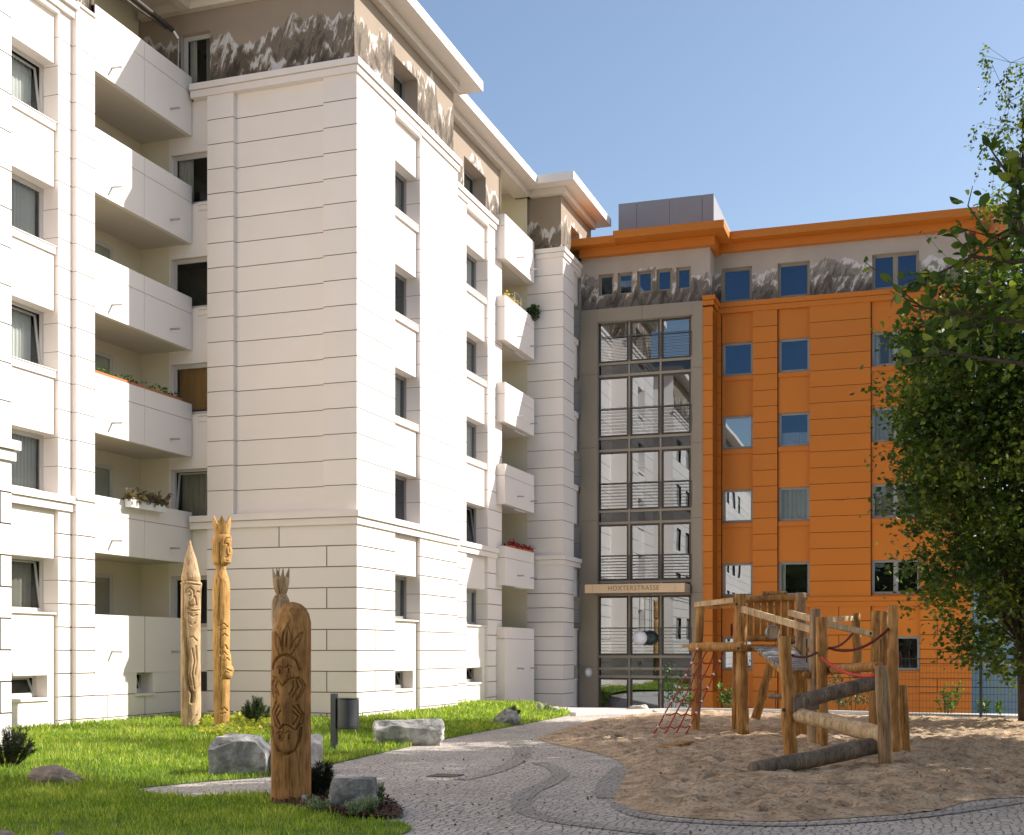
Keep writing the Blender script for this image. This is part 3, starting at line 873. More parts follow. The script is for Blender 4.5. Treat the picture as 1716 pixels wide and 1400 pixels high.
def opier(a0, a1, name='wall'):
    mb = MB()
    clad(mb, ORG, a0, a1, 0, ROW_OU, None, gap=.02)
    clad(mb, ORG, a0, a1, 0, ROW_OL, base_cols(2.3, .4, a0, a1), gap=.028)
    clad(mb, ORG, a0, a1, 0, [ZOB0, ZOB1])
    return mb.build(name, OM, ob)
prev = aO(1203, 0) - .4
for ci, (pa, pb, mull) in enumerate(cols_o):
    a0, a1 = aO(pa), aO(pb)
    opier(prev, a0 - .03)
    gz = MB(); gz.quad(ORG, a0 - .03, a0, -1.6, ZOC0, -.16, 1); gz.build('shadow_gap', OM, ob)
    mb = MB()
    holes = [(a0, a1, zt - H_O, zt) for zt in tops_o] + [(a0, a1, zlow[0], zlow[1])]
    for r in sub_rects((a0, a1, -1.6, ZOC0), holes):
        mb.quad(ORG, r[0], r[1], r[2], r[3], -RO, 0, random.random())
    P = ORG.p
    for h in holes:
        for z in (h[2], h[3]):
            mb.face([P(a0, z, -RO), P(a1, z, -RO), P(a1, z, -.36), P(a0, z, -.36)], 0)
    groove_reveal(mb, ORG, a0, -1.6, ZOC0, -.03, -.36, ROW_OL[1:] + ROW_OU)
    groove_reveal(mb, ORG, a1, -1.6, ZOC0, 0, -.36, ROW_OL[1:] + ROW_OU)
    mb.build('wall', OM, ob)
    for k, zt in enumerate(tops_o + [zlow[1]]):
        zb = zt - H_O if k < 4 else zlow[0]
        window(ob, ORG, a0 + .01, a1 - .01, zb, zt, -.2, (curt_o[ci] + [None])[k], mull, False, frame='frame', plate=True, g='nglass' if ci == 0 and k != 3 else 'lglass' if (ci, k) in ((2, 1), (2, 2), (2, 3), (1, 1), (1, 0), (2, 0)) else 'glass', fw=.05)
        s = MB()
        s.box(ORG, a0 + .004, a1 - .004, zb - .20, zb - .035, -RO - .02, -.03)
        s.build('sill', OM, ob)
    prev = a1
opier(prev, AE)
# right-hand end wall and back
mb = MB()
P = ORG.p
mb.face([P(AE, -1.6, 0), P(AE, ZOC0, 0), P(AE, ZOC0, -14), P(AE, -1.6, -14)], 0)
mb.build('wall', OM, ob)
mb = MB()
e0 = aO(1203, 0) - .4
moulding(mb, ORG, e0, AE, ZOC1, 0, 0, 1, h=ZOC1 - ZOC0); mb.build('cornice', OM, ob); mb = MB(); moulding(mb, ORG, e0, AE, ZOB1 + .005, 0, 0, 1, h=ZOB1 - ZOB0, p1=.07, p2=.04)
mb.build('cornice', OM, ob)
# grey top storey with mountain pictures
ZOR = zO(1300, 398.5, .6)
aw_ = [(1209.5, 1260, 450.5, 506), (1303, 1357, 439, 500), (1461.5, 1540, 424, 487)]
holes = []
OA = -.1
zt_, zb_ = zO(1235, 448, OA), zO(1235, 505, OA)
for pa, pb, t, b in aw_:
    holes.append((aO(pa, OA), aO(pb, OA), zb_, zt_))
mb = MB()
for r in sub_rects((e0, AE - .1, ZOC1 - .05, ZOR), holes):
    mb.quad(ORG, r[0], r[1], r[2], r[3], OA, 0)
for h in holes:
    b0, b1, c0, c1 = h
    for (q0, q1) in (((b0, c0), (b1, c0)), ((b1, c0), (b1, c1)), ((b1, c1), (b0, c1)), ((b0, c1), (b0, c0))):
        mb.face([P(q0[0], q0[1], OA), P(q1[0], q1[1], OA), P(q1[0], q1[1], OA - .3), P(q0[0], q0[1], OA - .3)], 1)
mb.face([P(AE - .1, ZOC1 - .05, OA), P(AE - .1, ZOR, OA), P(AE - .1, ZOR, -14), P(AE - .1, ZOC1 - .05, -14)], 0)
mb.build('attic_wall', [M['mural_o'], M['beigewall']], ob)
for i, h in enumerate(holes):
    window(ob, ORG, h[0], h[1], h[2], h[3], OA - .16, None, 1 if i == 2 else 0, False, frame='taupe', g='glass')
# roof slab with box moulding
ZS0, ZS1 = zO(1334, 390.5, .6), zO(1334, 377.5, .6)
ARE = aO(1694, .6)
mb = MB()
sl = AT1 + .45
mb.box(ORG, sl, ARE, ZS0, ZS1, -15, .62, 0)
mb.build('roof_slab', OM, ob)
mb = MB(); mb.box(ORG, e0, AE + .25, ZS0 - .30, ZS0 - .004, OA - .02, .16, 0); mb.box(ORG, AE - .1, AE + .26, ZS0 - .3, ZS0 - .006, -14, OA - .03, 0)
mb.build('eaves_moulding', OM, ob)
# orange fin at the right-hand end of the top storey
fa0, fa1 = aO(1657, .1), aO(1690, .1)
mb = MB(); mb.box(ORG, AE + .15, AE + .75, ZOC1 - .3, ZS0 - .3, -2.5, -.25, 0); mb.build('end_fin', OM, ob)
mb = MB(); mb.box(ORG, AT0 + .1, AE - .5, -1.5, ZS0 - .02, -14, -1.2, 0); mb.build('light_blocking_core', M['room'], ob)  # unseen core, added to keep daylight from leaking through the hollow building

# ---------------- stair tower
TX = TW
tm = [M['taupe'], M['ojoint']]
fl0, fl1 = aO(1001, TX), aO(1160, TX)     # glazing opening
pl1 = aO(1177.5, TX)                      # right edge of the taupe surround
ztop = zO(1090, 511, TX); zlin = zO(1090, 533.5, TX)
mb = MB()
GR = .28
P = ORG.p
for z0, z1 in zip([-1.6, 1.2, 4.0, 6.8, 9.6, 12.4], [1.2, 4.0, 6.8, 9.6, 12.4, ztop]):
    mb.box(ORG, AT0, fl0, z0 + .006, z1 - .006, TX - GR - .1, TX, 0)
    mb.box(ORG, fl1, pl1, z0 + .006, z1 - .006, TX - GR - .1, TX, 0)
mb.box(ORG, AT0 + .01, fl0 - .01, -1.6, ztop, TX - GR - .1, TX - .01, 1)
mb.box(ORG, fl1 + .01, pl1 - .01, -1.6, ztop, TX - GR - .1, TX - .01, 1)
am = aO(1076, TX)
mb.box(ORG, fl0 + .004, am - .005, zlin, ztop - .002, TX - GR, TX - .003, 0); mb.box(ORG, am + .005, fl1 - .004, zlin, ztop - .002, TX - GR, TX - .003, 0)
mb.build('tower_surround', tm, ob)
# orange corner pilaster and its return wall
mb = MB()
zc_ = ZOC1 + .02
clad(mb, ORG, pl1, AT1, TX - .02, [z - .1 for z in ROW_OU[:-1]] + [ROW_OU[-1]], None, gap=.02)
clad(mb, ORG, pl1, AT1, TX - .02, ROW_OL[:-1] + [ROW_OU[0] - .1], None, gap=.028)
groove_reveal(mb, ORG, AT1, -1.6, ZOC0, TX - .02, -.2, [z - .1 for z in ROW_OU] + ROW_OL[1:])
mb.build('wall', OM, ob)
mb = MB(); moulding(mb, ORG, pl1, AT1, zc_, TX - .02, 0, 1, h=.35)
mb.box(ORG, AT1, AT1 + .11, zc_ - .16, zc_, .13, TX - .021, 0); mb.box(ORG, AT1, AT1 + .055, zc_ - .35, zc_ - .172, .075, TX - .021, 0)
mb.build('cornice', OM, ob)
# tower top storey with five small windows
TA = TX - .1
h5 = []
zt5, zb5 = zO(1080, 453.5, TA), zO(1080, 490, TA)
for pa, pb in ((1003, 1028), (1035, 1060), (1067.5, 1093), (1100, 1126), (1133, 1158)):
    h5.append((aO(pa, TA), aO(pb, TA), zb5, zt5))
ZT = zO(1100, 411, TX + .6)
mb = MB()
AX1 = aO(1189.5, TA)
for r in sub_rects((AT0, AX1, ztop, ZS0), h5):
    mb.quad(ORG, r[0], r[1], r[2], r[3], TA, 0)
mb.face([P(AX1, ztop, TA), P(AX1, ZS0, TA), P(AX1, ZS0, OA - .05), P(AX1, ztop, OA - .05)], 0)
mb.face([P(AT0, ztop, TA), P(AX1, ztop, TA), P(AX1, ztop, TX - GR), P(AT0, ztop, TX - GR)], 1)
for h in h5:
    b0, b1, c0, c1 = h
    for (q0, q1) in (((b0, c0), (b1, c0)), ((b1, c0), (b1, c1)), ((b1, c1), (b0, c1)), ((b0, c1), (b0, c0))):
        mb.face([P(q0[0], q0[1], TA), P(q1[0], q1[1], TA), P(q1[0], q1[1], TA - .26), P(q0[0], q0[1], TA - .26)], 1)
mb.build('attic_wall', [M['mural_o'], M['beigewall']], ob)
for i, h in enumerate(h5):
    window(ob, ORG, h[0], h[1], h[2], h[3], TA - .14, None, 0, False, frame='taupe', fw=.045, g='glass')
mb = MB()
s0 = aO(1027, TX + .95); s1 = aO(1213, TX + .95)
mb.box(ORG, s0, s1, ZS0 - .02, ZS1 - .02, -6, TX + .95, 0)
mb.box(ORG, AT0 - .35, s0, ZS0 - .05, ZS1 - .06, -6, TX + .6, 0)
mb.build('roof_slab', OM, ob)
mb = MB(); mb.box(ORG, AT0, AX1 + .22, ZS0 - .36, ZS0 - .03, OA, TX + .2, 0); mb.build('eaves_moulding', OM, ob)

# glazing: mullions, panes, spandrels, guard rails, landings, canopy, lamps
GO = TX - GR
ax = [aO(1002, GO), aO(1055, GO), aO(1107.5, GO), aO(1159.5, GO)]
def zt(y): return zO(1003, y, GO)
mw = .032
hl = [536, 567.5, 612, 632, 736.5, 757, 858.5, 878, 976, 997.5, 1100.5, 1120.5, 1134]
mb = MB()
for x in ax:
    mb.box(ORG, x - mw, x + mw, -1.6, zt(534), GO - .05, GO + .06)
for y in hl:
    if y == 567.5: continue
    for a, b in zip(ax, ax[1:]):
        mb.box(ORG, a + mw, b - mw, zt(y) - .045, zt(y) + .045, GO - .05, GO + .05)
sw = mb.build('stair_window', M['mull'], ob)
vis = [(536, 612), (632, 736.5), (757, 858.5), (878, 976), (997.5, 1100.5), (1134, 1225)]
spn = [(612, 632), (736.5, 757), (858.5, 878), (976, 997.5), (1100.5, 1120.5), (1120.5, 1134)]
for y0, y1 in vis:
    for a, b in zip(ax, ax[1:]):
        f = MB(); w_ = .075
        A0_, A1_, Z0_, Z1_ = a + mw, b - mw, zt(y1) + .045, zt(y0) - .045
        f.box(ORG, A0_, A1_, Z0_, Z0_ + w_, GO - .04, GO + .01); f.box(ORG, A0_, A1_, Z1_ - w_, Z1_, GO - .04, GO + .01)
        f.box(ORG, A0_, A0_ + w_, Z0_ + w_, Z1_ - w_, GO - .04, GO + .01); f.box(ORG, A1_ - w_, A1_, Z0_ + w_, Z1_ - w_, GO - .04, GO + .01)
        f.build('sash', M['darkmull'], sw)
        p = MB(); p.quad(ORG, A0_ + w_, A1_ - w_, Z0_ + w_, Z1_ - w_, GO - .02)
        p.build('pane', M['sglass'], sw)
for y0, y1 in spn:
    for a, b in zip(ax, ax[1:]):
        p = MB(); p.quad(ORG, a + mw, b - mw, zt(y1) + .045, zt(y0) - .045, GO - .02, 0)
        p.build('spandrel_panel', M['spandrel'], sw)
    p = MB(); p.box(ORG, ax[0], ax[3], zt(y1) + .03, zt(y0) - .03, GO - .3, GO - .06, 0)
    p.build('floor_edge', M['darkmull'], sw)
for (yr, yb_) in ((567.5, 608), (687.5, 732), (812, 854), (932.5, 972), (1053, 1097)):
    g = MB()
    za, zb = zt(yb_), zt(yr)
    n = 8
    for i in range(n + 1):
        z = za + (zb - za) * i / n
        r = .02 if i == n else .0085
        g.tube([ORG.p(ax[0] + .02, z, GO + .10), ORG.p(ax[3] - .02, z, GO + .10)], r, 6)
    for x in ax:
        g.box(ORG, x - .02, x + .02, za, zb, GO + .06, GO + .09)
    g.build('guard_rail', M['rail'], sw)
st = MB()
rb = -.9
st.quad(ORG, ax[0], ax[3], -1.6, zt(534), rb, 0)
for s_ in (ax[0] + .01, ax[3] - .01):
    st.face([P(s_, -1.6, rb), P(s_, zt(534), rb), P(s_, zt(534), GO - .1), P(s_, -1.6, GO - .1)], 0)
for y0, y1 in spn:
    st.box(ORG, ax[0] + .02, ax[3] - .02, zt(y0) - .12, zt(y0), rb + .01, GO - .31, 0)
st.build('stair_hall', M['roomwarm'], sw)
ca = MB()
cz0, cz1 = zO(1062, 993.4, TX + 1.2), zO(1062, 978.6, TX + 1.2)
c0, c1 = aO(980, TX + 1.2), aO(1147, TX + 1.2)
for (a, b) in ((c0, aO(993, TX + 1.2) - .005), (aO(993, TX + 1.2) + .005, aO(1131, TX + 1.2) - .005), (aO(1131, TX + 1.2) + .005, c1)):
    ca.box(ORG, a, b, cz0, cz1, TX + 1.15, TX + 1.2, 0)
ca.box(ORG, c0, c1, cz0 + .004, cz1 - .004, TX - GR + .1, TX + 1.148, 1)
co = ca.build('canopy', [M['canopy'], M['taupe']], ob)
cu = bpy.data.curves.new('lettering', 'FONT')
cu.body = 'HOXTERSTRASSE'; cu.align_x = 'CENTER'; cu.align_y = 'CENTER'; cu.size = .27; cu.extrude = .004; cu.space_character = 1.16
to = bpy.data.objects.new('lettering_curve', cu); COL.objects.link(to)
bpy.context.view_layer.update()
me = bpy.data.meshes.new_from_object(to.evaluated_get(bpy.context.evaluated_depsgraph_get()))
wd = max(v.co.x for v in me.vertices) - min(v.co.x for v in me.vertices)
tgt = aO(1104, TX + 1.2) - aO(1019, TX + 1.2)
sx = tgt / wd
cx_ = (aO(1104, TX + 1.2) + aO(1019, TX + 1.2)) / 2
verts = [ORG.p(cx_ + v.co.x * sx, (cz0 + cz1) / 2 + v.co.y * .95, TX + 1.203 + v.co.z) for v in me.vertices]
faces = [tuple(p.vertices) for p in me.polygons]
bpy.data.objects.remove(to)
mesh_obj('lettering', verts, faces, M['letters'], co)
for i, (px, mt, off, nm) in enumerate(((1072, 'lamp', GO + .45, 'white globe lamp hanging before the stair tower glass'), (1089, 'darklamp', GO + .12, 'dark globe hanging behind the white globe lamp'))):
    c = ORG.p(aO(px, off), zO(px, 1069.5, off), off)
    t = thing('globe_lamp', c, nm, 'lamp')
    g = MB(); n = 16
    r = size(12.6, 47.5)
    g.lathe(c, [(max(.01, r * math.sin(math.pi * k / n)), -r * math.cos(math.pi * k / n)) for k in range(n + 1)], 24)
    g.build('globe', M[mt], t, smooth=True)
    g = MB(); g.tube([c + Vector((0, 0, r * .95)), Vector((c.x, c.y, cz0 + .003))], .012, 6); g.build('cord', M['darkmull'], t)
wl = thing('wall_lamp', ORG.p(aO(986.5, TX), zO(986.5, 1127, TX), TX), 'small oval wall lamp on the taupe post beside the entrance', 'lamp')
g = MB()
q = [(math.cos(2 * math.pi * k / 20), math.sin(2 * math.pi * k / 20)) for k in range(20)]
A_, Z_ = aO(986.5, TX), zO(986.5, 1127, TX)
for s_, o_, m_ in ((1, .05, 0), (.62, .07, 1)):
    f0 = [ORG.p(A_ + x * .15 * s_, Z_ + y * .19 * s_, TX + o_) for x, y in q]
    b0 = [ORG.p(A_ + x * .15 * s_, Z_ + y * .19 * s_, TX) for x, y in q]
    g.face(f0, m_)
    for k in range(20): g.face([b0[k], b0[(k + 1) % 20], f0[(k + 1) % 20], f0[k]], m_)
g.build('lamp_body', [M['steel'], M['lamp']], wl)
# lift housing on the roof
BO = -1.2
bx0, bx1 = aO(1036, BO), aO(1196.5, BO)
bz = zO(1118, 333.3, BO)
lh = MB()
br = [aO(p, BO) for p in (1036, 1067, 1122, 1177, 1196.5)]
for a, b in zip(br, br[1:]):
    lh.box(ORG, a + .012, b - .012, ZS1 - .1, bz, BO - .05, BO, 0)
lh.box(ORG, bx0 + .02, bx1 - .02, ZS1 - .1, bz - .02, BO - 13.0, BO - .02, 0)
lo_ = lh.build('lift_housing', [M['boxmetal']], ob)
# ------------------------------------------------------------------ light-blue building beyond
M['blue'] = paint('light_blue_render', (0.27, 0.55, 0.74), 0.7, 0.04)
M['blue2'] = paint('pale_blue_trim', (0.40, 0.64, 0.78), 0.7, 0.04)
M['groof'] = paint('grey_roof_sheet', (0.38, 0.34, 0.32), 0.7, 0.08)
bb = thing('blue_building', ptd(1690, 1205, 58), 'light blue building glimpsed under the tree beyond the orange house', 'building')
bx = aO(1605, -9.5)
mb = MB(); mb.box(ORG, bx, bx + 30, -1.6, zO(1680, 1122, -9.5), -20, -9.5, 0); mb.box(ORG, bx, bx + 30, zO(1680, 1122, -9.5) + .35, 6.2, -20, -10.6, 0)
mb.build('wall', [M['blue']], bb)
mb = MB(); mb.box(ORG, bx - .1, bx + 30, zO(1680, 1122, -9.5) + .004, zO(1680, 1122, -9.5) + .34, -12, -9.35, 0); mb.box(ORG, bx, bx + 30, 6.25, 6.6, -20, -10.3, 0)
mb.build('cornice', [M['blue2']], bb)
mb = MB(); mb.box(ORG, bx, bx + 30, 6.61, 6.8, -20, -10.2, 0); mb.build('roof', M['groof'], bb)
from mathutils.geometry import delaunay_2d_cdt
# ------------------------------------------------------------------ ground
def smooth(a, b, x):
    t = np.clip((x - a) / (b - a), 0, 1)
    return t * t * (3 - 2 * t)
def fall(y):
    return -1.45 * smooth(39.3, 46.0, np.asarray(y, dtype=float))
def lawn_h(x, y):
    x = np.asarray(x, dtype=float)
    return 0.004 + .135 * smooth(-10.0, -14.0, x) + fall(y)

def inside(poly, x, y):
    poly = np.array([(p[0], p[1]) for p in poly]); n = len(poly)
    r = np.zeros(len(x), dtype=bool); j = n - 1
    for i in range(n):
        xi, yi, xj, yj = poly[i, 0], poly[i, 1], poly[j, 0], poly[j, 1]
        if yi != yj:
            c = ((yi > y) != (yj > y)) & (x < (xj - xi) * (y - yi) / (yj - yi) + xi)
            r ^= c
        j = i
    return r
def resample(pts, step, closed=True):
    out = []
    n = len(pts)
    for i in range(n if closed else n - 1):
        a, b = Vector(pts[i][:2]), Vector(pts[(i + 1) % n][:2])
        k = max(1, int((b - a).length / step))
        out += [a.lerp(b, t / k) for t in range(k)]
    if not closed: out.append(Vector(pts[-1][:2]))
    return out
def curve(pts, n=8):
    """Catmull-Rom through 2-D points"""
    P_ = [Vector(p[:2]) for p in pts]; out = []
    for i in range(len(P_) - 1):
        a, b, c, d = P_[max(i - 1, 0)], P_[i], P_[i + 1], P_[min(i + 2, len(P_) - 1)]
        for k in range(n):
            t = k / n
            out.append(.5 * (2 * b + (c - a) * t + (2 * a - 5 * b + 4 * c - d) * t * t + (3 * b - a - 3 * c + d) * t ** 3))
    out.append(P_[-1])
    return out
def sheet(name, poly, step, zf, mat, kind='structure', jit=0.25, sm=True):
    bd = resample(poly, step)
    xs = np.array([p.x for p in bd]); ys = np.array([p.y for p in bd])
    gx, gy = np.meshgrid(np.arange(xs.min(), xs.max(), step), np.arange(ys.min(), ys.max(), step))
    gx = gx.ravel() + rng.uniform(-jit, jit, gx.size) * step; gy = gy.ravel() + rng.uniform(-jit, jit, gy.size) * step
    k = inside(bd, gx, gy)
    pts = [Vector((p.x, p.y)) for p in bd] + [Vector((a, b)) for a, b in zip(gx[k], gy[k])]
    n = len(bd)
    v, e, f, _, _, _ = delaunay_2d_cdt(pts, [(i, (i + 1) % n) for i in range(n)], [], 1, 1e-5)
    va = np.array([(p.x, p.y) for p in v])
    z = zf(va[:, 0], va[:, 1])
    o = mesh_obj(name, np.column_stack([va, z]), [tuple(q) for q in f], mat, None, (0, 0, 0), sm)
    o['kind'] = kind
    return o

def paver_mat(name, c0, c1, joint, scale=8.5):
    m, nt, b, out = new_mat(name)
    L = nt.links.new
    geo = nd(nt, 'ShaderNodeNewGeometry')
    nz = nd(nt, 'ShaderNodeTexNoise', i_Scale=2.0); L(geo.outputs['Position'], nz.inputs['Vector'])
    add = nd(nt, 'ShaderNodeVectorMath', operation='MULTIPLY_ADD'); L(nz.outputs['Color'], add.inputs[0]); add.inputs[1].default_value = (.25, .25, 0); L(geo.outputs['Position'], add.inputs[2])
    v1 = nd(nt, 'ShaderNodeTexVoronoi', voronoi_dimensions='2D', feature='DISTANCE_TO_EDGE', i_Scale=scale, i_Randomness=0.55); L(add.outputs[0], v1.inputs['Vector'])
    v2 = nd(nt, 'ShaderNodeTexVoronoi', voronoi_dimensions='2D', feature='F1', i_Scale=scale, i_Randomness=0.55); L(add.outputs[0], v2.inputs['Vector'])
    sepc = nd(nt, 'ShaderNodeSeparateColor'); L(v2.outputs['Color'], sepc.inputs[0])
    r = ramp(nt, [(0.0, c0), (1.0, c1)]); L(sepc.outputs[0], r.inputs['Fac'])
    big = nd(nt, 'ShaderNodeTexNoise', i_Scale=.35, i_Detail=5.0); L(geo.outputs['Position'], big.inputs['Vector'])
    br = ramp(nt, [(.3, grey(.78)), (.7, grey(1.15))]); L(big.outputs['Fac'], br.inputs['Fac'])
    mx0 = nd(nt, 'ShaderNodeMix', data_type='RGBA', blend_type='MULTIPLY'); mx0.inputs['Factor'].default_value = 1
    L(r.outputs['Color'], mx0.inputs[6]); L(br.outputs['Color'], mx0.inputs[7])
    jr = ramp(nt, [(0.03, grey(0)), (0.11, grey(1))]); L(v1.outputs['Distance'], jr.inputs['Fac'])
    mx = nd(nt, 'ShaderNodeMix', data_type='RGBA'); L(jr.outputs['Color'], mx.inputs['Factor']); mx.inputs[6].default_value = (*joint, 1); L(mx0.outputs[2], mx.inputs[7])
    L(mx.outputs[2], b.inputs['Base Color']); b.inputs['Roughness'].default_value = .85
    n3 = nd(nt, 'ShaderNodeTexNoise', i_Scale=45.0, i_Detail=5.0); L(geo.outputs['Position'], n3.inputs['Vector'])
    ad = nd(nt, 'ShaderNodeMath', operation='MULTIPLY_ADD'); L(n3.outputs['Fac'], ad.inputs[0]); ad.inputs[1].default_value = .35; L(jr.outputs['Color'], ad.inputs[2])
    bp = nd(nt, 'ShaderNodeBump'); bp.inputs['Strength'].default_value = .9; bp.inputs['Distance'].default_value = .018
    L(ad.outputs[0], bp.inputs['Height']); L(bp.outputs['Normal'], b.inputs['Normal'])
    return m
M['paving'] = paver_mat('granite_setts', (.46, .41, .36), (.66, .59, .52), (.19, .165, .14), 10.5)
M['paving2'] = paver_mat('dark_setts', (.35, .315, .28), (.46, .42, .375), (.15, .13, .11), 10.5)
M['asphalt'] = paint('pale_ground', (.25, .24, .22), .9, .12, 1.0)
M['slab'] = paint('pale_concrete', (.55, .53, .50), .85, .06, 1.5, bump=.3, bscale=30)
M['soil'] = paint('bark_mulch', (.11, .055, .03), .95, .5, 22, bump=1.0, bscale=40)
M['lawnbase'] = paint('lawn_soil', (.10, .15, .025), .95, .35, 3.0)
def sandmat():
    m, nt, b, out = new_mat('sand')
    L = nt.links.new
    geo = nd(nt, 'ShaderNodeNewGeometry')
    n1 = nd(nt, 'ShaderNodeTexNoise', i_Scale=2.6, i_Detail=8.0, i_Roughness=.72); L(geo.outputs['Position'], n1.inputs['Vector'])
    r = ramp(nt, [(.3, (.25, .17, .105)), (.5, (.52, .38, .25)), (.7, (.70, .53, .37))]); L(n1.outputs['Fac'], r.inputs['Fac'])
    n3 = nd(nt, 'ShaderNodeTexNoise', i_Scale=20.0, i_Detail=4.0); L(geo.outputs['Position'], n3.inputs['Vector'])
    r3 = ramp(nt, [(.38, grey(.3)), (.48, grey(1.0))]); L(n3.outputs['Fac'], r3.inputs['Fac'])
    mx = nd(nt, 'ShaderNodeMix', data_type='RGBA', blend_type='MULTIPLY'); mx.inputs['Factor'].default_value = .6
    L(r.outputs['Color'], mx.inputs[6]); L(r3.outputs['Color'], mx.inputs[7]); L(mx.outputs[2], b.inputs['Base Color'])
    b.inputs['Roughness'].default_value = .95; b.inputs['Specular IOR Level'].default_value = .1
    n2 = nd(nt, 'ShaderNodeTexNoise', i_Scale=14.0, i_Detail=7.0, i_Roughness=.7); L(geo.outputs['Position'], n2.inputs['Vector'])
    bp = nd(nt, 'ShaderNodeBump'); bp.inputs['Strength'].default_value = .8; bp.inputs['Distance'].default_value = .05
    L(n2.outputs['Fac'], bp.inputs['Height']); L(bp.outputs['Normal'], b.inputs['Normal'])
    return m
M['sand'] = sandmat()

# base sheet out to the horizon, following the dip towards the entrances
ys = [-1500, -60, 0, 20, 39.3] + [39.3 + .67 * i for i in range(1, 11)] + [46.3, 60, 1500]
xs = [-1500, -60, 0, 60, 1500]
vv = [(x, y, float(fall(y)) - .02) for y in ys for x in xs]
ff = [(j * 5 + i, j * 5 + i + 1, j * 5 + i + 6, j * 5 + i + 5) for j in range(len(ys) - 1) for i in range(4)]
tag(mesh_obj('ground', vv, ff, M['asphalt'], None, (0, 0, 0)), kind='structure')
ys2 = [-6] + [y for y in ys if -5 < y < 46.5] 
ys2 = sorted(set(ys2)); xs2 = [-22, -10, 0, 10, 22]
vv = [(x, y, float(fall(y)) - .004) for y in ys2 for x in xs2]
ff = [(j * 5 + i, j * 5 + i + 1, j * 5 + i + 6, j * 5 + i + 5) for j in range(len(ys2) - 1) for i in range(4)]
tag(mesh_obj('paving', vv, ff, M['paving'], None, (0, 0, 0)), kind='structure')

def G(px, py): 
    p = gpt(px, py); return Vector((p.x, p.y))
# lawn: the far edge of the path, its tip at the left, the near edge
edge_up = curve([G(215, 1323), G(360, 1309), G(440, 1303), G(520, 1289), G(640, 1262), G(760, 1236), G(860, 1217), G(930, 1204), G(956, 1197), G(950, 1191.5)], 6)
edge_dn = curve([G(215, 1325), G(300, 1336), G(455, 1333), G(520, 1342), G(600, 1372), G(664, 1378), G(690, 1390), G(660, 1410), G(640, 1480)], 6)
lawn_poly = [Vector((-13.6, 40.6)), Vector((-13.6, 44.7)), Vector((-14.6, 44.7)), Vector((-14.7, YP1 + .1)), Vector((XP, YP1)), Vector((XP, YP)), Vector((-18.8, YP)), Vector((-18.9, YB1)), Vector((-18.95, YL0)),
             Vector((XL0, YL0)), Vector((XL0, 2.0)), Vector((edge_dn[-1].x, 2.0))] + list(reversed(edge_dn)) + edge_up[1:]
sheet('lawn', lawn_poly, .5, lambda x, y: lawn_h(x, y), M['lawnbase'])
# sandpit
sand_edge = curve([G(985, 1209), G(1070, 1200), G(1160, 1196.5), G(1350, 1199), G(1525, 1204), G(1716, 1210), Vector((4.5, 31)), Vector((6.5, 24)), Vector((5, 17.5)),
             G(1716, 1337), G(1560, 1360), G(1435, 1370), G(1300, 1377), G(1140, 1370), G(1048, 1355), G(1027, 1337), G(1047, 1297), G(1025, 1270), G(910, 1242), G(915, 1232), G(985, 1209)], 6)
_nz = {}
def sand_h(x, y):
    z = np.empty(len(x))
    bx = np.array([(p.x, p.y) for p in resample(sand_edge[:-1], .15)])
    ed = np.array([np.hypot(bx[:, 0] - a, bx[:, 1] - b).min() for a, b in zip(x, y)])
    ed = smooth(0, .5, ed)
    for i in range(len(x)):
        p = Vector((x[i] * 3.4, y[i] * 2.6, 0)); q = Vector((x[i] * .7, y[i] * .7, 5))
        n = noise.noise(p) * .6 + noise.noise(p * 2.3) * .4
        cell = noise.cell_vector(p * .8) if False else None
        f1 = noise.voronoi(Vector((x[i] * 2.9, y[i] * 2.4, 0)))[0][0]
        pit = -max(0, .36 - f1) * .55
        z[i] = .003 + ed[i] * (.08 + .12 * n + pit + .05 * noise.noise(q))
    return z
sheet('sand', sand_edge[:-1], .095, sand_h, M['sand'])
# dark bands of setts winding through the paving
def band(pts, w0, w1, z=.004, name='paving_band', mat='paving2'):
    c = curve([G(*p) for p in pts], 10); vs = []
    for i, p in enumerate(c):
        t = (c[min(i + 1, len(c) - 1)] - c[max(i - 1, 0)]).normalized(); nrm = Vector((-t.y, t.x)); w = w0 + (w1 - w0) * i / len(c)
        a, b = p + nrm * w, p - nrm * w
        vs += [(a.x, a.y, z), (b.x, b.y, z)]
    fs = [(2 * i, 2 * i + 1, 2 * i + 3, 2 * i + 2) for i in range(len(c) - 1)]
    return tag(mesh_obj(name, vs, fs, M[mat], None, (0, 0, 0)), kind='structure')
band([(862, 1243), (874, 1256), (872, 1270), (848, 1285), (815, 1297), (770, 1307)], .16, .12)
band([(900, 1278), (926, 1286), (938, 1298), (920, 1313), (886, 1328), (872, 1345), (884, 1360), (912, 1371), (960, 1380), (1050, 1391), (1160, 1402), (1300, 1412)], .13, .12)
band([(1024, 1338), (1018, 1318), (1036, 1296), (1046, 1286)], .17, .15, .006)
band([(1030, 1342), (1062, 1364), (1140, 1376), (1300, 1383), (1435, 1377), (1560, 1366), (1716, 1343)], .10, .10, .006)
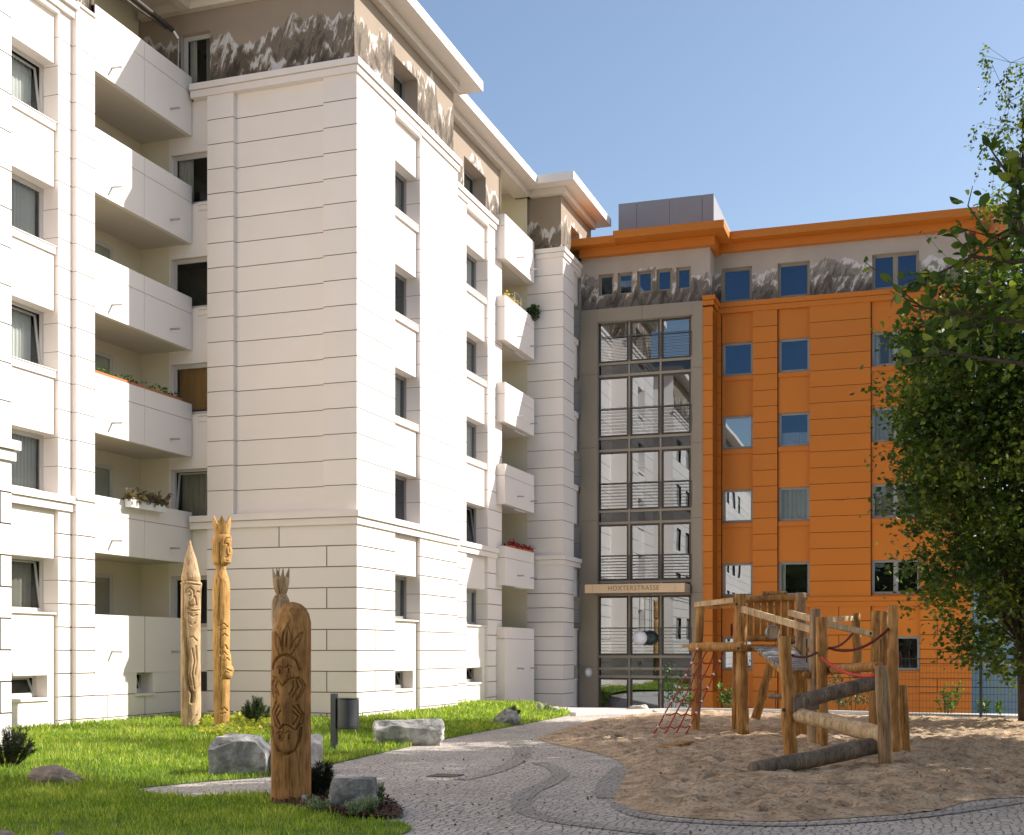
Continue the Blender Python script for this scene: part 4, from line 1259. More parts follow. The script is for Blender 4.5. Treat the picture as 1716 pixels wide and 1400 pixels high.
# pale kerb along the far side of the sand
c = curve([G(960, 1200), G(1070, 1194.5), G(1160, 1192.6), G(1350, 1195.5), G(1525, 1200.5), G(1716, 1206.5), Vector((5, 33))], 8)
mb = MB()
for a, b in zip(c, c[1:]):
    t = (b - a).normalized(); n = Vector((-t.y, t.x)) * .11
    mb.hexa([(a.x - n.x, a.y - n.y, -.03), (b.x - n.x, b.y - n.y, -.03), (b.x + n.x, b.y + n.y, -.03), (a.x + n.x, a.y + n.y, -.03),
             (a.x - n.x, a.y - n.y, .10), (b.x - n.x, b.y - n.y, .10), (b.x + n.x, b.y + n.y, .10), (a.x + n.x, a.y + n.y, .10)])
tag(mb.build('kerb', M['slab'], None, (0, 0, 0)), kind='structure')
# path of pale slabs crossing in front of the entrance, up to the crest
pp = [G(948, 1204), G(1010, 1198), G(1200, 1192), G(1330, 1195), Vector((-1.0, 39.2)), Vector((-13.5, 39.2)), Vector((-13.4, 38.4))]
pp = [Vector((-12.9, 35.5)), Vector((-9.4, 35.2)), Vector((-4.0, 35.8)), Vector((2, 34.4)), Vector((6, 36)), Vector((6, 46)), Vector((-13.2, 46)), Vector((-13.2, 41))]
sheet('path', pp, .7, lambda x, y: fall(y) + .001, M['slab'])
# mulch bed by the nearest carved post
bed = curve([G(455, 1352), G(470, 1330), G(530, 1322), G(600, 1330), G(648, 1343), G(672, 1360), G(668, 1372), G(600, 1374), G(520, 1362), G(455, 1352)], 5)
sheet('planting_bed', bed[:-1], .12, lambda x, y: .045 + 0 * x + rng.uniform(-.012, .012, len(x)), M['soil'], sm=False)
bed2 = curve([G(325, 1232), G(340, 1222), G(420, 1214), G(452, 1222), G(452, 1240), G(400, 1252), G(340, 1246), G(325, 1232)], 5)

# ------------------------------------------------------------------ leaves and grass
def leaves(name, pos, size, mat, parent=None, up=.35, base=None, droop=0.0, wid=.42, tone=None, heading=None, oval=False):
    n = len(pos)
    sz = size * rng.uniform(.65, 1.25, (n, 1))
    u = rng.normal(size=(n, 3)); u[:, 2] = u[:, 2] * .6 - droop
    if heading is not None: u = u * .55 + heading
    u /= np.linalg.norm(u, axis=1, keepdims=True)
    nr = rng.normal(size=(n, 3)); nr[:, 2] += up * 3
    v = np.cross(nr, u); v /= (np.linalg.norm(v, axis=1, keepdims=True) + 1e-9)
    w = np.cross(u, v)
    P_ = pos
    a = P_; b = P_ + u * sz * .45 + v * sz * wid + w * sz * .06; c = P_ + u * sz - w * sz * .08; d = P_ + u * sz * .45 - v * sz * wid + w * sz * .06
    if oval:
        q = lambda s, t: P_ + u * sz * s + v * sz * wid * t + w * sz * (.10 * abs(t) - .12 * s * s)
        V = np.stack([q(0, 0), q(.2, .72), q(.5, 1), q(.8, .62), q(1, 0), q(.8, -.62), q(.5, -1), q(.2, -.72)], axis=1).reshape(-1, 3)
        Fc = np.arange(8 * n).reshape(n, 8)
    else:
        V = np.stack([a, b, c, d], axis=1).reshape(-1, 3)
        Fc = np.arange(4 * n).reshape(n, 4)
    o = mesh_obj(name, V, Fc, mat, parent, base)
    at = o.data.attributes.new('tone', 'FLOAT', 'FACE')
    tv = rng.uniform(0, 1, n) if tone is None else tone
    at.data.foreach_set('value', tv.astype(np.float32))
    return o

M['grass'] = leafmat('grass_blades', (.10, .18, .022), (.24, .34, .055), (.52, .53, .17), .45)
def grass():
    Vs, Fs, Ts = [], [], []
    poly = [(p.x, p.y) for p in lawn_poly]
    tot = 0
    px = np.array(poly)
    for (d0, d1, dens) in ((9.5, 13.5, 900), (13.5, 17, 1150), (17, 22, 620), (22, 28, 380), (28, 36, 230), (36, 46, 140)):
        x0, x1 = -19.2, -2
        y0, y1 = d0 * .8, d1 * 1.2
        n = int((x1 - x0) * (y1 - y0) * dens)
        x = rng.uniform(x0, x1, n); y = rng.uniform(y0, y1, n)
        d = -S_ * x + C_ * y; l = C_ * x + S_ * y
        k = (d >= d0) & (d < d1) & (np.abs(l / d) < .42)
        x, y, d = x[k], y[k], d[k]
        k = inside(lawn_poly, x, y)
        x, y, d = x[k], y[k], d[k]
        k = ~inside(bed, x, y)
        x, y, d = x[k], y[k], d[k]
        cl = np.array([.65 * noise.noise(Vector((a * .8, b * .8, 0))) + .55 * noise.noise(Vector((a * 3.1, b * 3.1, 4))) for a, b in zip(x, y)])
        n = len(x); tot += n
        h = rng.uniform(.035, .085, n) * (1 + .9 * np.clip(cl, -.3, .8)) * (1 + .3 * (d > 16))
        tall = rng.random(n) < .03; h[tall] *= 1.9
        w = np.maximum(.0035, d * .00042) * rng.uniform(.8, 1.3, n)
        g = rng.uniform(0, 2 * math.pi, n); lean = rng.uniform(.1, .8, n) * h
        dx, dy = np.cos(g), np.sin(g)
        z = lawn_h(x, y) - .005
        g2 = rng.uniform(0, 2 * math.pi, n); wx, wy = np.cos(g2) * w, np.sin(g2) * w
        a = np.stack([x - wx, y - wy, z], 1); b = np.stack([x + wx, y + wy, z], 1)
        m = np.stack([x + dx * lean * .35 + wx * .7, y + dy * lean * .35 + wy * .7, z + h * .6], 1)
        t = np.stack([x + dx * lean, y + dy * lean, z + h], 1)
        m2 = np.stack([x + dx * lean * .35 - wx * .7, y + dy * lean * .35 - wy * .7, z + h * .6], 1)
        V = np.stack([a, b, m, m2, m2, m, t, t + (m - m2) * .15], 1).reshape(-1, 3)
        Vs.append(V)
        Ts.append(np.repeat(np.clip(.45 + .5 * cl + rng.normal(0, .24, n), 0, 1), 2))
    V = np.concatenate(Vs); n = len(V) // 4
    o = mesh_obj('lawn_grass', V, np.arange(4 * n).reshape(n, 4), M['grass'], None, (0, 0, 0))
    at = o.data.attributes.new('tone', 'FLOAT', 'FACE'); at.data.foreach_set('value', np.concatenate(Ts).astype(np.float32))
    tag(o, 'green lawn grass along the white building and in the near left corner', 'grass', kind='stuff')
    print('grass blades', tot)
grass()
# ------------------------------------------------------------------ carved wooden posts
M['wood_pale'] = wood('pale_carved_wood', (.34, .215, .115), (.50, .345, .195), (.62, .46, .29), .35)
M['wood_gold'] = wood('golden_carved_wood', (.40, .20, .06), (.56, .31, .10), (.68, .42, .17), .35)
M['wood_brown'] = wood('brown_carved_wood', (.18, .082, .026), (.345, .17, .054), (.47, .26, .092), .4)
M['wood_grey'] = wood('weathered_carved_wood', (.28, .20, .14), (.42, .31, .22), (.55, .43, .33), .4)
M['robinia'] = wood('robinia_log', (.22, .10, .028), (.40, .20, .062), (.56, .33, .125), .6, .25, 8)
M['robinia_wg'] = wood('greying_robinia_log', (.20, .12, .06), (.34, .22, .12), (.48, .35, .22), .6, .25, 8)
M['robinia_lt'] = wood('sawn_pale_timber', (.36, .24, .125), (.54, .39, .225), (.66, .52, .34), .4, .25, 8)
M['robinia_gr'] = wood('grey_weathered_log', (.10, .075, .055), (.17, .13, .095), (.26, .21, .16), .6, .25, 8)

def seg_dist(X, Y, pts):
    D = np.full(X.shape, 1e9)
    for (x0, y0), (x1, y1) in zip(pts, pts[1:]):
        dx, dy = x1 - x0, y1 - y0
        t = np.clip(((X - x0) * dx + (Y - y0) * dy) / (dx * dx + dy * dy + 1e-9), 0, 1)
        D = np.minimum(D, np.hypot(X - x0 - t * dx, Y - y0 - t * dy))
    return D
def carved(name, parent, mats, d, prof, strokes, mounds, nth=200, nz=420, seed=1, rough=.35):
    """log turned from a profile (y, left px, right px) with grooves and swellings cut into the side towards the path"""
    prof = sorted(prof)
    ys = np.array([p[0] for p in prof]); lf = np.array([p[1] for p in prof]); rt = np.array([p[2] for p in prof])
    py = np.linspace(ys[0], ys[-1], nz)
    L_, R__ = np.interp(py, ys, lf), np.interp(py, ys, rt)
    c, hw = (L_ + R__) / 2, (R__ - L_) / 2
    th = np.linspace(-math.pi, math.pi, nth, endpoint=False)
    TH_, PY = np.meshgrid(th, py)
    Cc, HW = np.meshgrid(th, c)[1], np.meshgrid(th, hw)[1]
    PX = Cc + np.sin(TH_) * HW
    front = smooth(.0, .45, np.cos(TH_))
    disp = np.zeros(PX.shape)
    for pts, w, dep in strokes:
        D = seg_dist(PX, PY, pts)
        disp -= dep * 1.7 * np.exp(-(D / w) ** 2) * front
    for (mx_, my_, rx, ry, h, *ff) in mounds:
        q = 1 - ((PX - mx_) / rx) ** 2 - ((PY - my_) / ry) ** 2
        disp += h * np.sqrt(np.clip(q, 0, 1)) * (front if not ff else 1.0)
    rs = np.random.default_rng(seed)
    wob = sum(np.sin(TH_ * k + rs.uniform(0, 6) + PY * rs.uniform(-.02, .02)) * rs.uniform(.2, .5) for k in (2, 3, 5))
    HWd = HW + disp + wob * rough
    u0 = Cc[0, 0]
    k = d / F
    base = ptd(float(c[-1]), HY, d); 
    v = Vector((base.x, base.y)).normalized(); r = Vector((v.y, -v.x))
    fx, fy = -S_, C_; rx_, ry_ = C_, S_
    lx = (Cc - CX) * k + np.sin(TH_) * HWd * k
    dd = d - np.cos(TH_) * HWd * k
    X = fx * dd + rx_ * lx; Y = fy * dd + ry_ * lx
    Z = CAMZ + (HY - PY) * k
    V = np.stack([X, Y, Z], -1).reshape(-1, 3)
    idx = np.arange(nz * nth).reshape(nz, nth)
    a = idx[:-1]; b = idx[1:]
    Fq = np.stack([a, np.roll(a, -1, 1), np.roll(b, -1, 1), b], -1).reshape(-1, 4)
    return mesh_obj(name, V, Fq, mats, parent, None, True)
def spike(mb, d, pts_base, tip, th):
    """a crown point: a wedge between two base pixels and a tip pixel, th metres thick"""
    (x0, y0), (x1, y1) = pts_base; tx, ty = tip
    f = [ptd(x0, y0, d - th), ptd(x1, y1, d - th), ptd(x1, y1, d + th), ptd(x0, y0, d + th)]
    t = [ptd(tx - .7, ty, d - th * .3), ptd(tx + .7, ty, d - th * .3), ptd(tx + .7, ty, d + th * .3), ptd(tx - .7, ty, d + th * .3)]
    mb.hexa(f + t)
def S8(pts): return [(430 + x / 3.99, 1050 + y / 3.99) for x, y in pts]
def S3(pts): return [(430 + x / 6.667, 940 + y / 6.667) for x, y in pts]
# nearest post: two faces, chevrons and leaves, with a crowned figure riding behind its rounded top
D1_ = 15.15
t1 = thing('carved_post', gpt(487, 1345), 'nearest thick brown carved post with chevron carvings and a crowned figure behind its domed top', 'wood sculpture', 'carved wooden posts')
st = [(S8([(118, 285), (135, 235), (165, 205), (205, 192), (250, 198), (288, 230), (308, 290)]), 1.9, 3.6),
      (S8([(118, 675), (130, 760), (165, 822), (220, 850), (275, 822), (305, 752), (316, 675)]), 1.9, 3.6),
      (S8([(130, 335), (165, 350), (190, 385), (205, 396), (215, 376), (250, 347), (305, 340)]), 1.3, 2.6),
      (S8([(145, 660), (180, 682), (205, 650), (240, 655), (275, 690), (312, 650)]), 1.3, 2.6)]
for q in ([(140, 345), (120, 400), (150, 450)], [(162, 365), (145, 402), (172, 458)], [(118, 360), (110, 402), (134, 475)],
          [(300, 345), (326, 400), (285, 500)], [(265, 362), (269, 405), (238, 452)], [(320, 350), (340, 400), (312, 470)], [(283, 350), (298, 402), (262, 470)],
          [(150, 500), (118, 570), (145, 655)], [(170, 520), (140, 580), (168, 642)], [(186, 558), (152, 600), (182, 658)],
          [(268, 530), (320, 590), (298, 662)], [(265, 566), (300, 600), (265, 652)], [(292, 520), (334, 590), (322, 642)]):
    st.append((S8(q), 0.85, 2.6))
for q in ([(330, 1010), (335, 850), (385, 705), (425, 850), (410, 1010)], [(290, 1060), (240, 930), (238, 800)], [(320, 960), (300, 880), (250, 815)],
          [(430, 1045), (505, 920), (545, 800)], [(420, 970), (470, 870), (535, 808)], [(385, 760), (372, 960)]):
    st.append((S3(q), 1.0, 2.2))
mo = [(430 + 212 / 3.99, 1050 + 300 / 3.99, 20, 26, 3.2), (430 + 215 / 3.99, 1050 + 740 / 3.99, 22, 26, 3.0), (430 + 205 / 3.99, 1050 + 500 / 3.99, 9, 40, 2.2), (430 + 215 / 3.99, 1050 + 790 / 3.99, 7, 10, 2.4)]
for ex, ey in ((185, 300), (240, 295), (185, 730), (240, 727)):
    mo.append((430 + ex / 3.99, 1050 + ey / 3.99, 4.2, 8, 2.0)); st.append((S8([(ex, ey - 14), (ex, ey + 14)]), 1.2, 3.2))
    st.append((S8([(ex - 18, ey - 22), (ex, ey - 34), (ex + 18, ey - 22)]), 1.2, 1.6))
mo += [(486, 1066, 10, 22, 2.2), (470, 1075, 7, 16, 1.4), (503, 1075, 8, 17, 1.6)]
carved('log', t1, M['wood_brown'], D1_, [(1348, 454, 521.5), (1300, 454.5, 521), (1200, 454, 520.5), (1120, 455, 520.5), (1060, 456, 521), (1055, 460, 521), (1044, 463, 521), (1030, 465, 518), (1020, 469, 513), (1013, 476, 505), (1009.5, 486, 494), (1009, 489.5, 490.5)], st, mo, 220, 520, 1)
fs = [(S3([(230, 390), (200, 480), (205, 640)]), 1.0, 1.6), (S3([(255, 390), (240, 480), (215, 560)]), 1.0, 1.6), (S3([(300, 400), (330, 430)]), .9, 1.4), (S3([(255, 230), (270, 370)]), 1.2, 2.2)]
carved('figure', t1, M['wood_pale'], D1_ + .16, [(1062, 458, 484), (1040, 455.5, 486), (1020, 455, 486), (1006, 456.5, 485), (999, 460, 482), (996.5, 463, 480), (990, 460, 482), (978, 457.5, 484.5), (970, 457, 485), (967, 459, 483)], fs, [], 90, 160, 2, .3)
mb = MB()
for b0, b1, tp, dd in ((457, 464, (457, 953), .12), (462, 471, (463.5, 952), .22), (470, 477, (474.5, 953), .10), (477, 485, (484.5, 952), .18)):
    spike(mb, D1_ + dd, ((b0, 969), (b1, 969)), tp, .035)
mb.build('crown', M['wood_pale'], t1)
mb = MB()
for px_, py_ in ((457, 1338), (511, 1346)):
    p = gpt(px_, py_ + 2); mb.cube(p.x - .03, p.x + .03, p.y - .03, p.y + .03, -.02, .11)
mb.build('steel_bracket', M['steel'], t1)
# gnome with a pointed hat
def SA(pts): return [(280 + x / 7, 850 + y / 7) for x, y in pts]
def SB(pts): return [(280 + x / 7, 1040 + y / 7) for x, y in pts]
D2_ = 28.0
t2 = thing('carved_post', ptd(319, 1229, D2_), 'carved post of a long-bearded old man in a tall pointed hat by the white wall', 'wood sculpture', 'carved wooden posts')
st = [(SA([(245, 1010), (262, 965), (300, 950), (335, 985), (345, 1060)]), 1.1, 1.7), (SA([(265, 1010), (290, 1000), (312, 1030), (285, 1048)]), .8, 1.4), (SA([(360, 1020), (375, 990), (400, 1010)]), 1.0, 1.5),
      (SA([(335, 1060), (295, 1140), (325, 1170), (365, 1150), (355, 1060)]), 1.0, 1.6), (SA([(275, 1195), (330, 1225), (390, 1215)]), 1.3, 2.0), (SA([(280, 1245), (330, 1290), (370, 1270)]), 1.1, 1.5),
      (SA([(213, 930), (212, 1400)]), 1.3, 2.2), (SA([(165, 880), (280, 862), (390, 885)]), 1.0, 1.2), (SA([(170, 915), (280, 905), (400, 920)]), 1.0, 1.6),
      (SB([(213, 0), (240, 250), (265, 430), (252, 650), (290, 780), (325, 860), (315, 950)]), 2.3, 5.2),
      (SB([(250, 0), (268, 200), (300, 420), (285, 600), (320, 760)]), .9, 1.4), (SB([(285, 20), (320, 60), (350, 30)]), .9, 1.2), (SB([(285, 210), (330, 190), (370, 240)]), .9, 1.3),
      (SB([(320, 330), (345, 480), (320, 620), (345, 800)]), .9, 1.3), (SB([(360, 300), (370, 480), (350, 640)]), .9, 1.2), (SB([(300, 1200), (340, 1150), (365, 1110)]), 1.2, 1.4), (SB([(290, 1250), (340, 1220), (385, 1180)]), 1.1, 1.2)]
mo = [(280 + 330 / 7, 850 + 1120 / 7, 4.5, 9, 2.2), (280 + 285 / 7, 850 + 1120 / 7, 4, 6, 1.2), (280 + 335 / 7, 850 + 1215 / 7, 8, 4, 1.6), (280 + 290 / 7, 850 + 1022 / 7, 3, 3, 1.0)]
carved('log', t2, M['wood_pale'], D2_, [(1230, 303.5, 336), (1180, 303, 336.5), (1100, 303, 336), (1050, 303.5, 336), (990, 304, 337), (982, 304, 338), (980, 303, 338.5), (977, 303, 338), (975, 305, 335.5), (968, 304, 336), (960, 306, 334), (940, 309.5, 330), (920, 314.5, 323), (908, 317.8, 319.6), (905.5, 318.4, 318.9)], st, mo, 150, 460, 3)
# crowned woman
D3_ = 27.4
t3 = thing('carved_post', ptd(371, 1232, D3_), 'tall golden carved post of a crowned woman in profile behind the split boulder', 'wood sculpture', 'carved wooden posts')
st = [(SA([(645, 430), (640, 560), (650, 680)]), 1.2, 2.2), (SA([(690, 420), (715, 375), (750, 370)]), 1.0, 1.8), (SA([(685, 440), (705, 430), (725, 440)]), .8, 1.4), (SA([(735, 440), (738, 540)]), .8, 1.6), (SA([(700, 600), (725, 590)]), .8, 1.2), (SA([(715, 640), (735, 640)]), .8, 1.0),
      (SA([(645, 860), (630, 1400)]), 1.4, 1.5)]
for q in ([(640, 60), (690, 40), (720, 80)], [(650, 120), (700, 100)], [(650, 200), (690, 160), (725, 190)], [(660, 330), (700, 290), (725, 340)], [(660, 400), (690, 370), (720, 410)], [(680, 480), (710, 440), (745, 500)],
          [(655, 1050), (690, 1020), (720, 1060)], [(660, 1100), (700, 1080)], [(690, 560), (730, 600), (780, 590)]):
    st.append((SB(q), .9, 1.3))
st.append((SB([(655, 0), (650, 660)]), 1.2, 1.4))
mo = [(280 + 735 / 7, 1040 + 610 / 7, 9, 11, 5.0, 1), (280 + 725 / 7, 1040 + 500 / 7, 7, 16, 2.6, 1), (280 + 735 / 7, 850 + 520 / 7, 3.0, 8, 2.2, 1), (280 + 690 / 7, 1040 + 200 / 7, 5, 30, 1.0)]
carved('log', t3, M['wood_gold'], D3_, [(1234, 359.5, 384), (1200, 358.5, 384.5), (1140, 358, 385), (1050, 357, 385), (985, 356.5, 385), (973, 357.5, 384), (964, 359.5, 381), (956, 361.5, 378.5), (949, 361.5, 378.5), (946, 358, 382), (943, 356.5, 387), (920, 355.8, 387.5), (904, 356, 388), (899, 358, 387), (896.5, 360, 385.5)], st, mo, 140, 460, 5)
mb = MB()
n = 24
cc = ptd(372, 896.5, D3_)
r0, r1 = size(12.3, D3_), size(15.5, D3_)
prof_i = []
for k in range(n):
    g = 2 * math.pi * k / n
    hgt = size(16 + 15 * abs(((k / n * 6) % 1) - .5) * 2, D3_)
    rr = r0 + (r1 - r0) * (hgt / size(31, D3_)) * 1.15
    prof_i.append((g, hgt, rr))
for k in range(n):
    g0, h0_, q0 = prof_i[k]; g1, h1_, q1 = prof_i[(k + 1) % n]
    def pt(g, r, z): return (cc.x + r * math.cos(g), cc.y + r * math.sin(g), cc.z + z)
    o0, o1, o2, o3 = pt(g0, r0, -.03), pt(g1, r0, -.03), pt(g1, q1, h1_), pt(g0, q0, h0_)
    i0, i1, i2, i3 = pt(g0, r0 - .05, -.03), pt(g1, r0 - .05, -.03), pt(g1, q1 - .035, h1_), pt(g0, q0 - .035, h0_)
    mb.face([o0, o1, o2, o3]); mb.face([i0, i1, i2, i3]); mb.face([o3, o2, i2, i3])
mb.build('crown', M['wood_gold'], t3)
p = ptd(364, 1232, D3_ - .2)
mb = MB(); mb.cube(p.x - .05, p.x + .05, p.y - .02, p.y + .02, p.z - .05, p.z + .1); mb.build('steel_bracket', M['steel'], t3)

# ------------------------------------------------------------------ boulders
M['rock_mix'] = rockmat('pale_and_grey_granite', (.10, .10, .10), (.33, .32, .30), (.62, .60, .56), 3.2)
M['rock_grey'] = rockmat('grey_boulder', (.10, .10, .10), (.20, .20, .19), (.34, .33, .31), 4)
M['rock_split'] = rockmat('dark_split_granite', (.09, .09, .09), (.22, .22, .215), (.52, .51, .49), 2.2)
M['rock_brown'] = rockmat('brown_boulder', (.16, .12, .10), (.27, .21, .18), (.36, .30, .26), 4)
M['rock_pale'] = rockmat('pale_boulder', (.30, .27, .24), (.50, .46, .42), (.66, .62, .57), 4)
import bmesh
def rock(center, sx, sy, sz, seed, mat, label, rough=.16, cuts=6, rot=0.0, flat=.0, name='boulder', block=0.0):
    bm = bmesh.new(); bmesh.ops.create_icosphere(bm, subdivisions=5, radius=1)
    rs = random.Random(seed)
    planes = []
    for _ in range(cuts):
        n = Vector((rs.uniform(-1, 1), rs.uniform(-1, 1), rs.uniform(-.25, 1))).normalized()
        planes.append((n, rs.uniform(.55, .82) if not block else rs.uniform(.92, 1.12)))
    if block: planes.append((Vector((rs.uniform(-.12, .12), rs.uniform(-.12, .12), 1)).normalized(), .78))
    if flat: planes.append((Vector((.05, .03, 1)).normalized(), flat))
    off = Vector((rs.uniform(0, 50), rs.uniform(0, 50), rs.uniform(0, 50)))
    for v in bm.verts:
        p = v.co.copy()
        if block: p = p / (max(abs(p.x), abs(p.y), abs(p.z)) ** block)
        for n, h in planes:
            e = p.dot(n) - h
            if e > 0: p -= n * e * .99
        p += v.co * (noise.fractal(v.co * 1.6 + off, 1.0, 2.0, 5) * rough + noise.fractal(v.co * 7 + off, 1.0, 2.0, 3) * rough * .18)
        v.co = p
    mx_ = [max(abs(v.co[i]) for v in bm.verts) for i in range(3)]
    lo = min(v.co.z for v in bm.verts); hi = max(v.co.z for v in bm.verts)
    vs = []
    for v in bm.verts:
        x, y = v.co.x / mx_[0] * sx / 2, v.co.y / mx_[1] * sy / 2
        z = (v.co.z - lo) / (hi - lo) * sz * 1.18 - sz * .18
        vs.append((center.x + x * math.cos(rot) - y * math.sin(rot), center.y + x * math.sin(rot) + y * math.cos(rot), center.z + z))
    fs = [tuple(v.index for v in f.verts) for f in bm.faces]
    bm.free()
    o = mesh_obj(name, vs, fs, mat, None, center, False)
    return tag(o, label, 'boulder', 'boulders along the path and lawn')
def rk(px0, px1, ytop, ybase, seed, mat, label, depth=.8, **k):
    d = CAMZ * F / (ybase - HY)
    w = size(px1 - px0, d); h = size(ybase - ytop, d) * .93
    p = gpt((px0 + px1) / 2, ybase)
    v = Vector((p.x, p.y, 0)).normalized()
    c = p + v * w * depth * .45
    c.z = max(0, float(lawn_h(c.x, c.y)) - .03) if c.x < -9 else 0
    return rock(c, w, w * depth, h, seed, mat, label, rot=k.pop('rot', TH), **k)
rk(350, 458, 1228, 1301, 3, M['rock_split'], 'dark grey half of the split boulder, left of the front carved post', .75, cuts=5, block=.85, rough=.10)
rk(446, 541, 1229, 1297, 8, M['rock_pale'], 'white half of the split boulder, right behind the front carved post', .8, cuts=4, block=.85, rough=.10)
rk(624, 748, 1202, 1250, 21, M['rock_mix'], 'long flat two-tone boulder on the lawn edge right of the litter bin', .5, cuts=7, block=.8, rough=.12)
rk(548, 636, 1299, 1364, 14, M['rock_split'], 'dark angular boulder among lavender at the foot of the front carved post', .7, cuts=5, block=.6, rough=.14)
rk(825, 873, 1186, 1216, 31, M['rock_mix'], 'small jagged boulder alone on the far lawn with a little plant beside it', .7, cuts=7)
rk(46, 140, 1281, 1322, 17, M['rock_brown'], 'low rounded brown boulder half hidden in shaded grass at the left', .7, cuts=2, rough=.1)
rk(-20, 32, 1391, 1425, 19, M['rock_brown'], 'brown boulder peeking over the bottom left corner', .7, cuts=2, rough=.1)
rk(88, 122, 1394, 1420, 23, M['rock_grey'], 'bluish grey stone at the bottom edge in the near grass', .8, cuts=3, rough=.1)
rk(899, 912, 1177.5, 1192.5, 41, M['rock_pale'], 'small cream stone at the far tip of the lawn', .8, cuts=4)
rk(911, 925, 1181.5, 1192.5, 42, M['rock_grey'], 'small grey stone at the far tip of the lawn between two pale ones', .8, cuts=4)
rk(923, 938, 1183.5, 1193, 43, M['rock_pale'], 'low whitish stone at the far tip of the lawn, nearest the entrance', .8, cuts=4)
rk(1049, 1088, 1180, 1193.5, 44, M['rock_pale'], 'pale flat boulder on the paving before the glazed entrance', .6, cuts=5)
rk(1088, 1103, 1188, 1194, 46, M['rock_pale'], 'tiny pale stone beside the flat boulder before the glazed entrance', .8, cuts=4)

# ------------------------------------------------------------------ litter bin, drain, plank
M['bin'] = paint('bin_grey', (.085, .09, .10), .4, .06, metal=.3)
bp_ = gpt(560, 1258); db = CAMZ * F / (1258 - HY)
lb = thing('litter_bin', bp_, 'round dark grey litter bin hung on a slim post at the lawn edge', 'litter bin')
mb = MB(); r_ = size(4.6, db)
mb.cube(bp_.x - r_, bp_.x + r_, bp_.y - r_, bp_.y + r_, -.05, CAMZ + (HY - 1162.5) * db / F); mb.build('post', M['bin'], lb)
bc = ptd(583.5, HY, db - .03); z0, z1 = CAMZ + (HY - 1221.5) * db / F, CAMZ + (HY - 1169.5) * db / F
rb_ = size(18.6, db)
mb = MB(); bc.z = 0
mb.lathe(bc, [(rb_ * .93, z0), (rb_ * .97, z0 + .02), (rb_ * .97, z1 - .03), (rb_ * .9, z1 - .03), (rb_ * .88, z0 + .04)], 32); o = mb.build('bin_body', M['bin'], lb)
mb = MB()
for z in (z0 + .05, z1 - .02): mb.lathe(bc, [(rb_ * .965, z), (rb_ * 1.01, z + .002), (rb_ * 1.01, z + .02), (rb_ * .965, z + .022)], 32)
mb.build('rim', M['bin'], o)
mb = MB(); mb.tube([(bp_.x, bp_.y, z1 - .08), (bc.x, bc.y, z1 - .08)], .02, 6); mb.tube([(bp_.x, bp_.y, z0 + .1), (bc.x, bc.y, z0 + .1)], .02, 6); mb.build('bracket', M['bin'], lb)
gp_ = gpt(746, 1300)
mb = MB()
for i in range(9): mb.cube(gp_.x - .20 + i * .048, gp_.x - .18 + i * .048, gp_.y - .17, gp_.y + .17, -.003, .009, 0)
mb.cube(gp_.x - .21, gp_.x + .225, gp_.y - .19, gp_.y - .172, -.003, .0095, 0); mb.cube(gp_.x - .21, gp_.x + .225, gp_.y + .172, gp_.y + .19, -.003, .0095, 0)
mb.cube(gp_.x - .2, gp_.x + .215, gp_.y - .168, gp_.y + .168, -.003, .0005, 1)
tag(mb.build('drain_grate', [M['darkmull'], M['room']], None, gp_), 'small dark slotted drain grate in the grey paving', 'drain grate')
pa, pb = gpt(1074, 1266), gpt(1152, 1252)
mb = MB(); t_ = (pb - pa).normalized(); n_ = Vector((-t_.y, t_.x, 0)) * .13
mb.hexa([pa - n_ + Vector((0, 0, .02)), pb - n_ + Vector((0, 0, .06)), pb + n_ + Vector((0, 0, .05)), pa + n_ + Vector((0, 0, .01)),
         pa - n_ + Vector((0, 0, .075)), pb - n_ + Vector((0, 0, .115)), pb + n_ + Vector((0, 0, .105)), pa + n_ + Vector((0, 0, .065))])
tag(mb.build('plank', M['robinia'], None, pa), 'brown plank half buried in the sand left of the climbing frame', 'plank')

# ------------------------------------------------------------------ climbing frame
cf = thing('climbing_frame', gpt(1340, 1250), 'timber climbing frame of debarked logs with red ropes and balance beams in the sandpit', 'climbing frame')
def dg(y): return CAMZ * F / (y - HY)
def crook(a, b, r0, r1, seed, n=9, amp=.02):
    rs = random.Random(seed); pts = []; rad = []
    o = Vector((rs.uniform(-9, 9), rs.uniform(-9, 9), 0))
    for i in range(n):
        t = i / (n - 1)
        p = a.lerp(b, t)
        q = noise.noise_vector(o + Vector((0, 0, t * 3.2)))
        p = p + Vector((q.x, q.y, 0 if abs((b - a).normalized().z) > .7 else q.z)) * amp * math.sin(math.pi * min(1, t * 1.15 + .05))
        pts.append(p); rad.append((r0 + (r1 - r0) * t) * (1 + .10 * noise.noise(o + Vector((4, 0, t * 5)))))
    return pts, rad
def log(name, a, b, r0, r1, seed, mat='robinia', amp=.02, cham=True, n=9):
    pts, rad = crook(a, b, r0, r1, seed, n, amp)
    if cham:
        e = (pts[-1] - pts[-2]).normalized()
        pts.append(pts[-1] + e * r1 * .16); rad.append(rad[-1] * .86)
    m = MB(); m.tube(pts, rad, 18)
    o = m.build(name, M[mat], cf, smooth=True)
    return o
def post(pt, pb, w, seed, d=None, amp=.03, mat='robinia'):
    d = d or dg(pb[1])
    a = ptd(pb[0], pb[1], d); a.z = -.1 if d == dg(pb[1]) else a.z
    b = ptd(pt[0], pt[1], d)
    r = size(w / 2, d)
    return log('post', a, b, r, r * .93, seed, mat, amp, n=12)
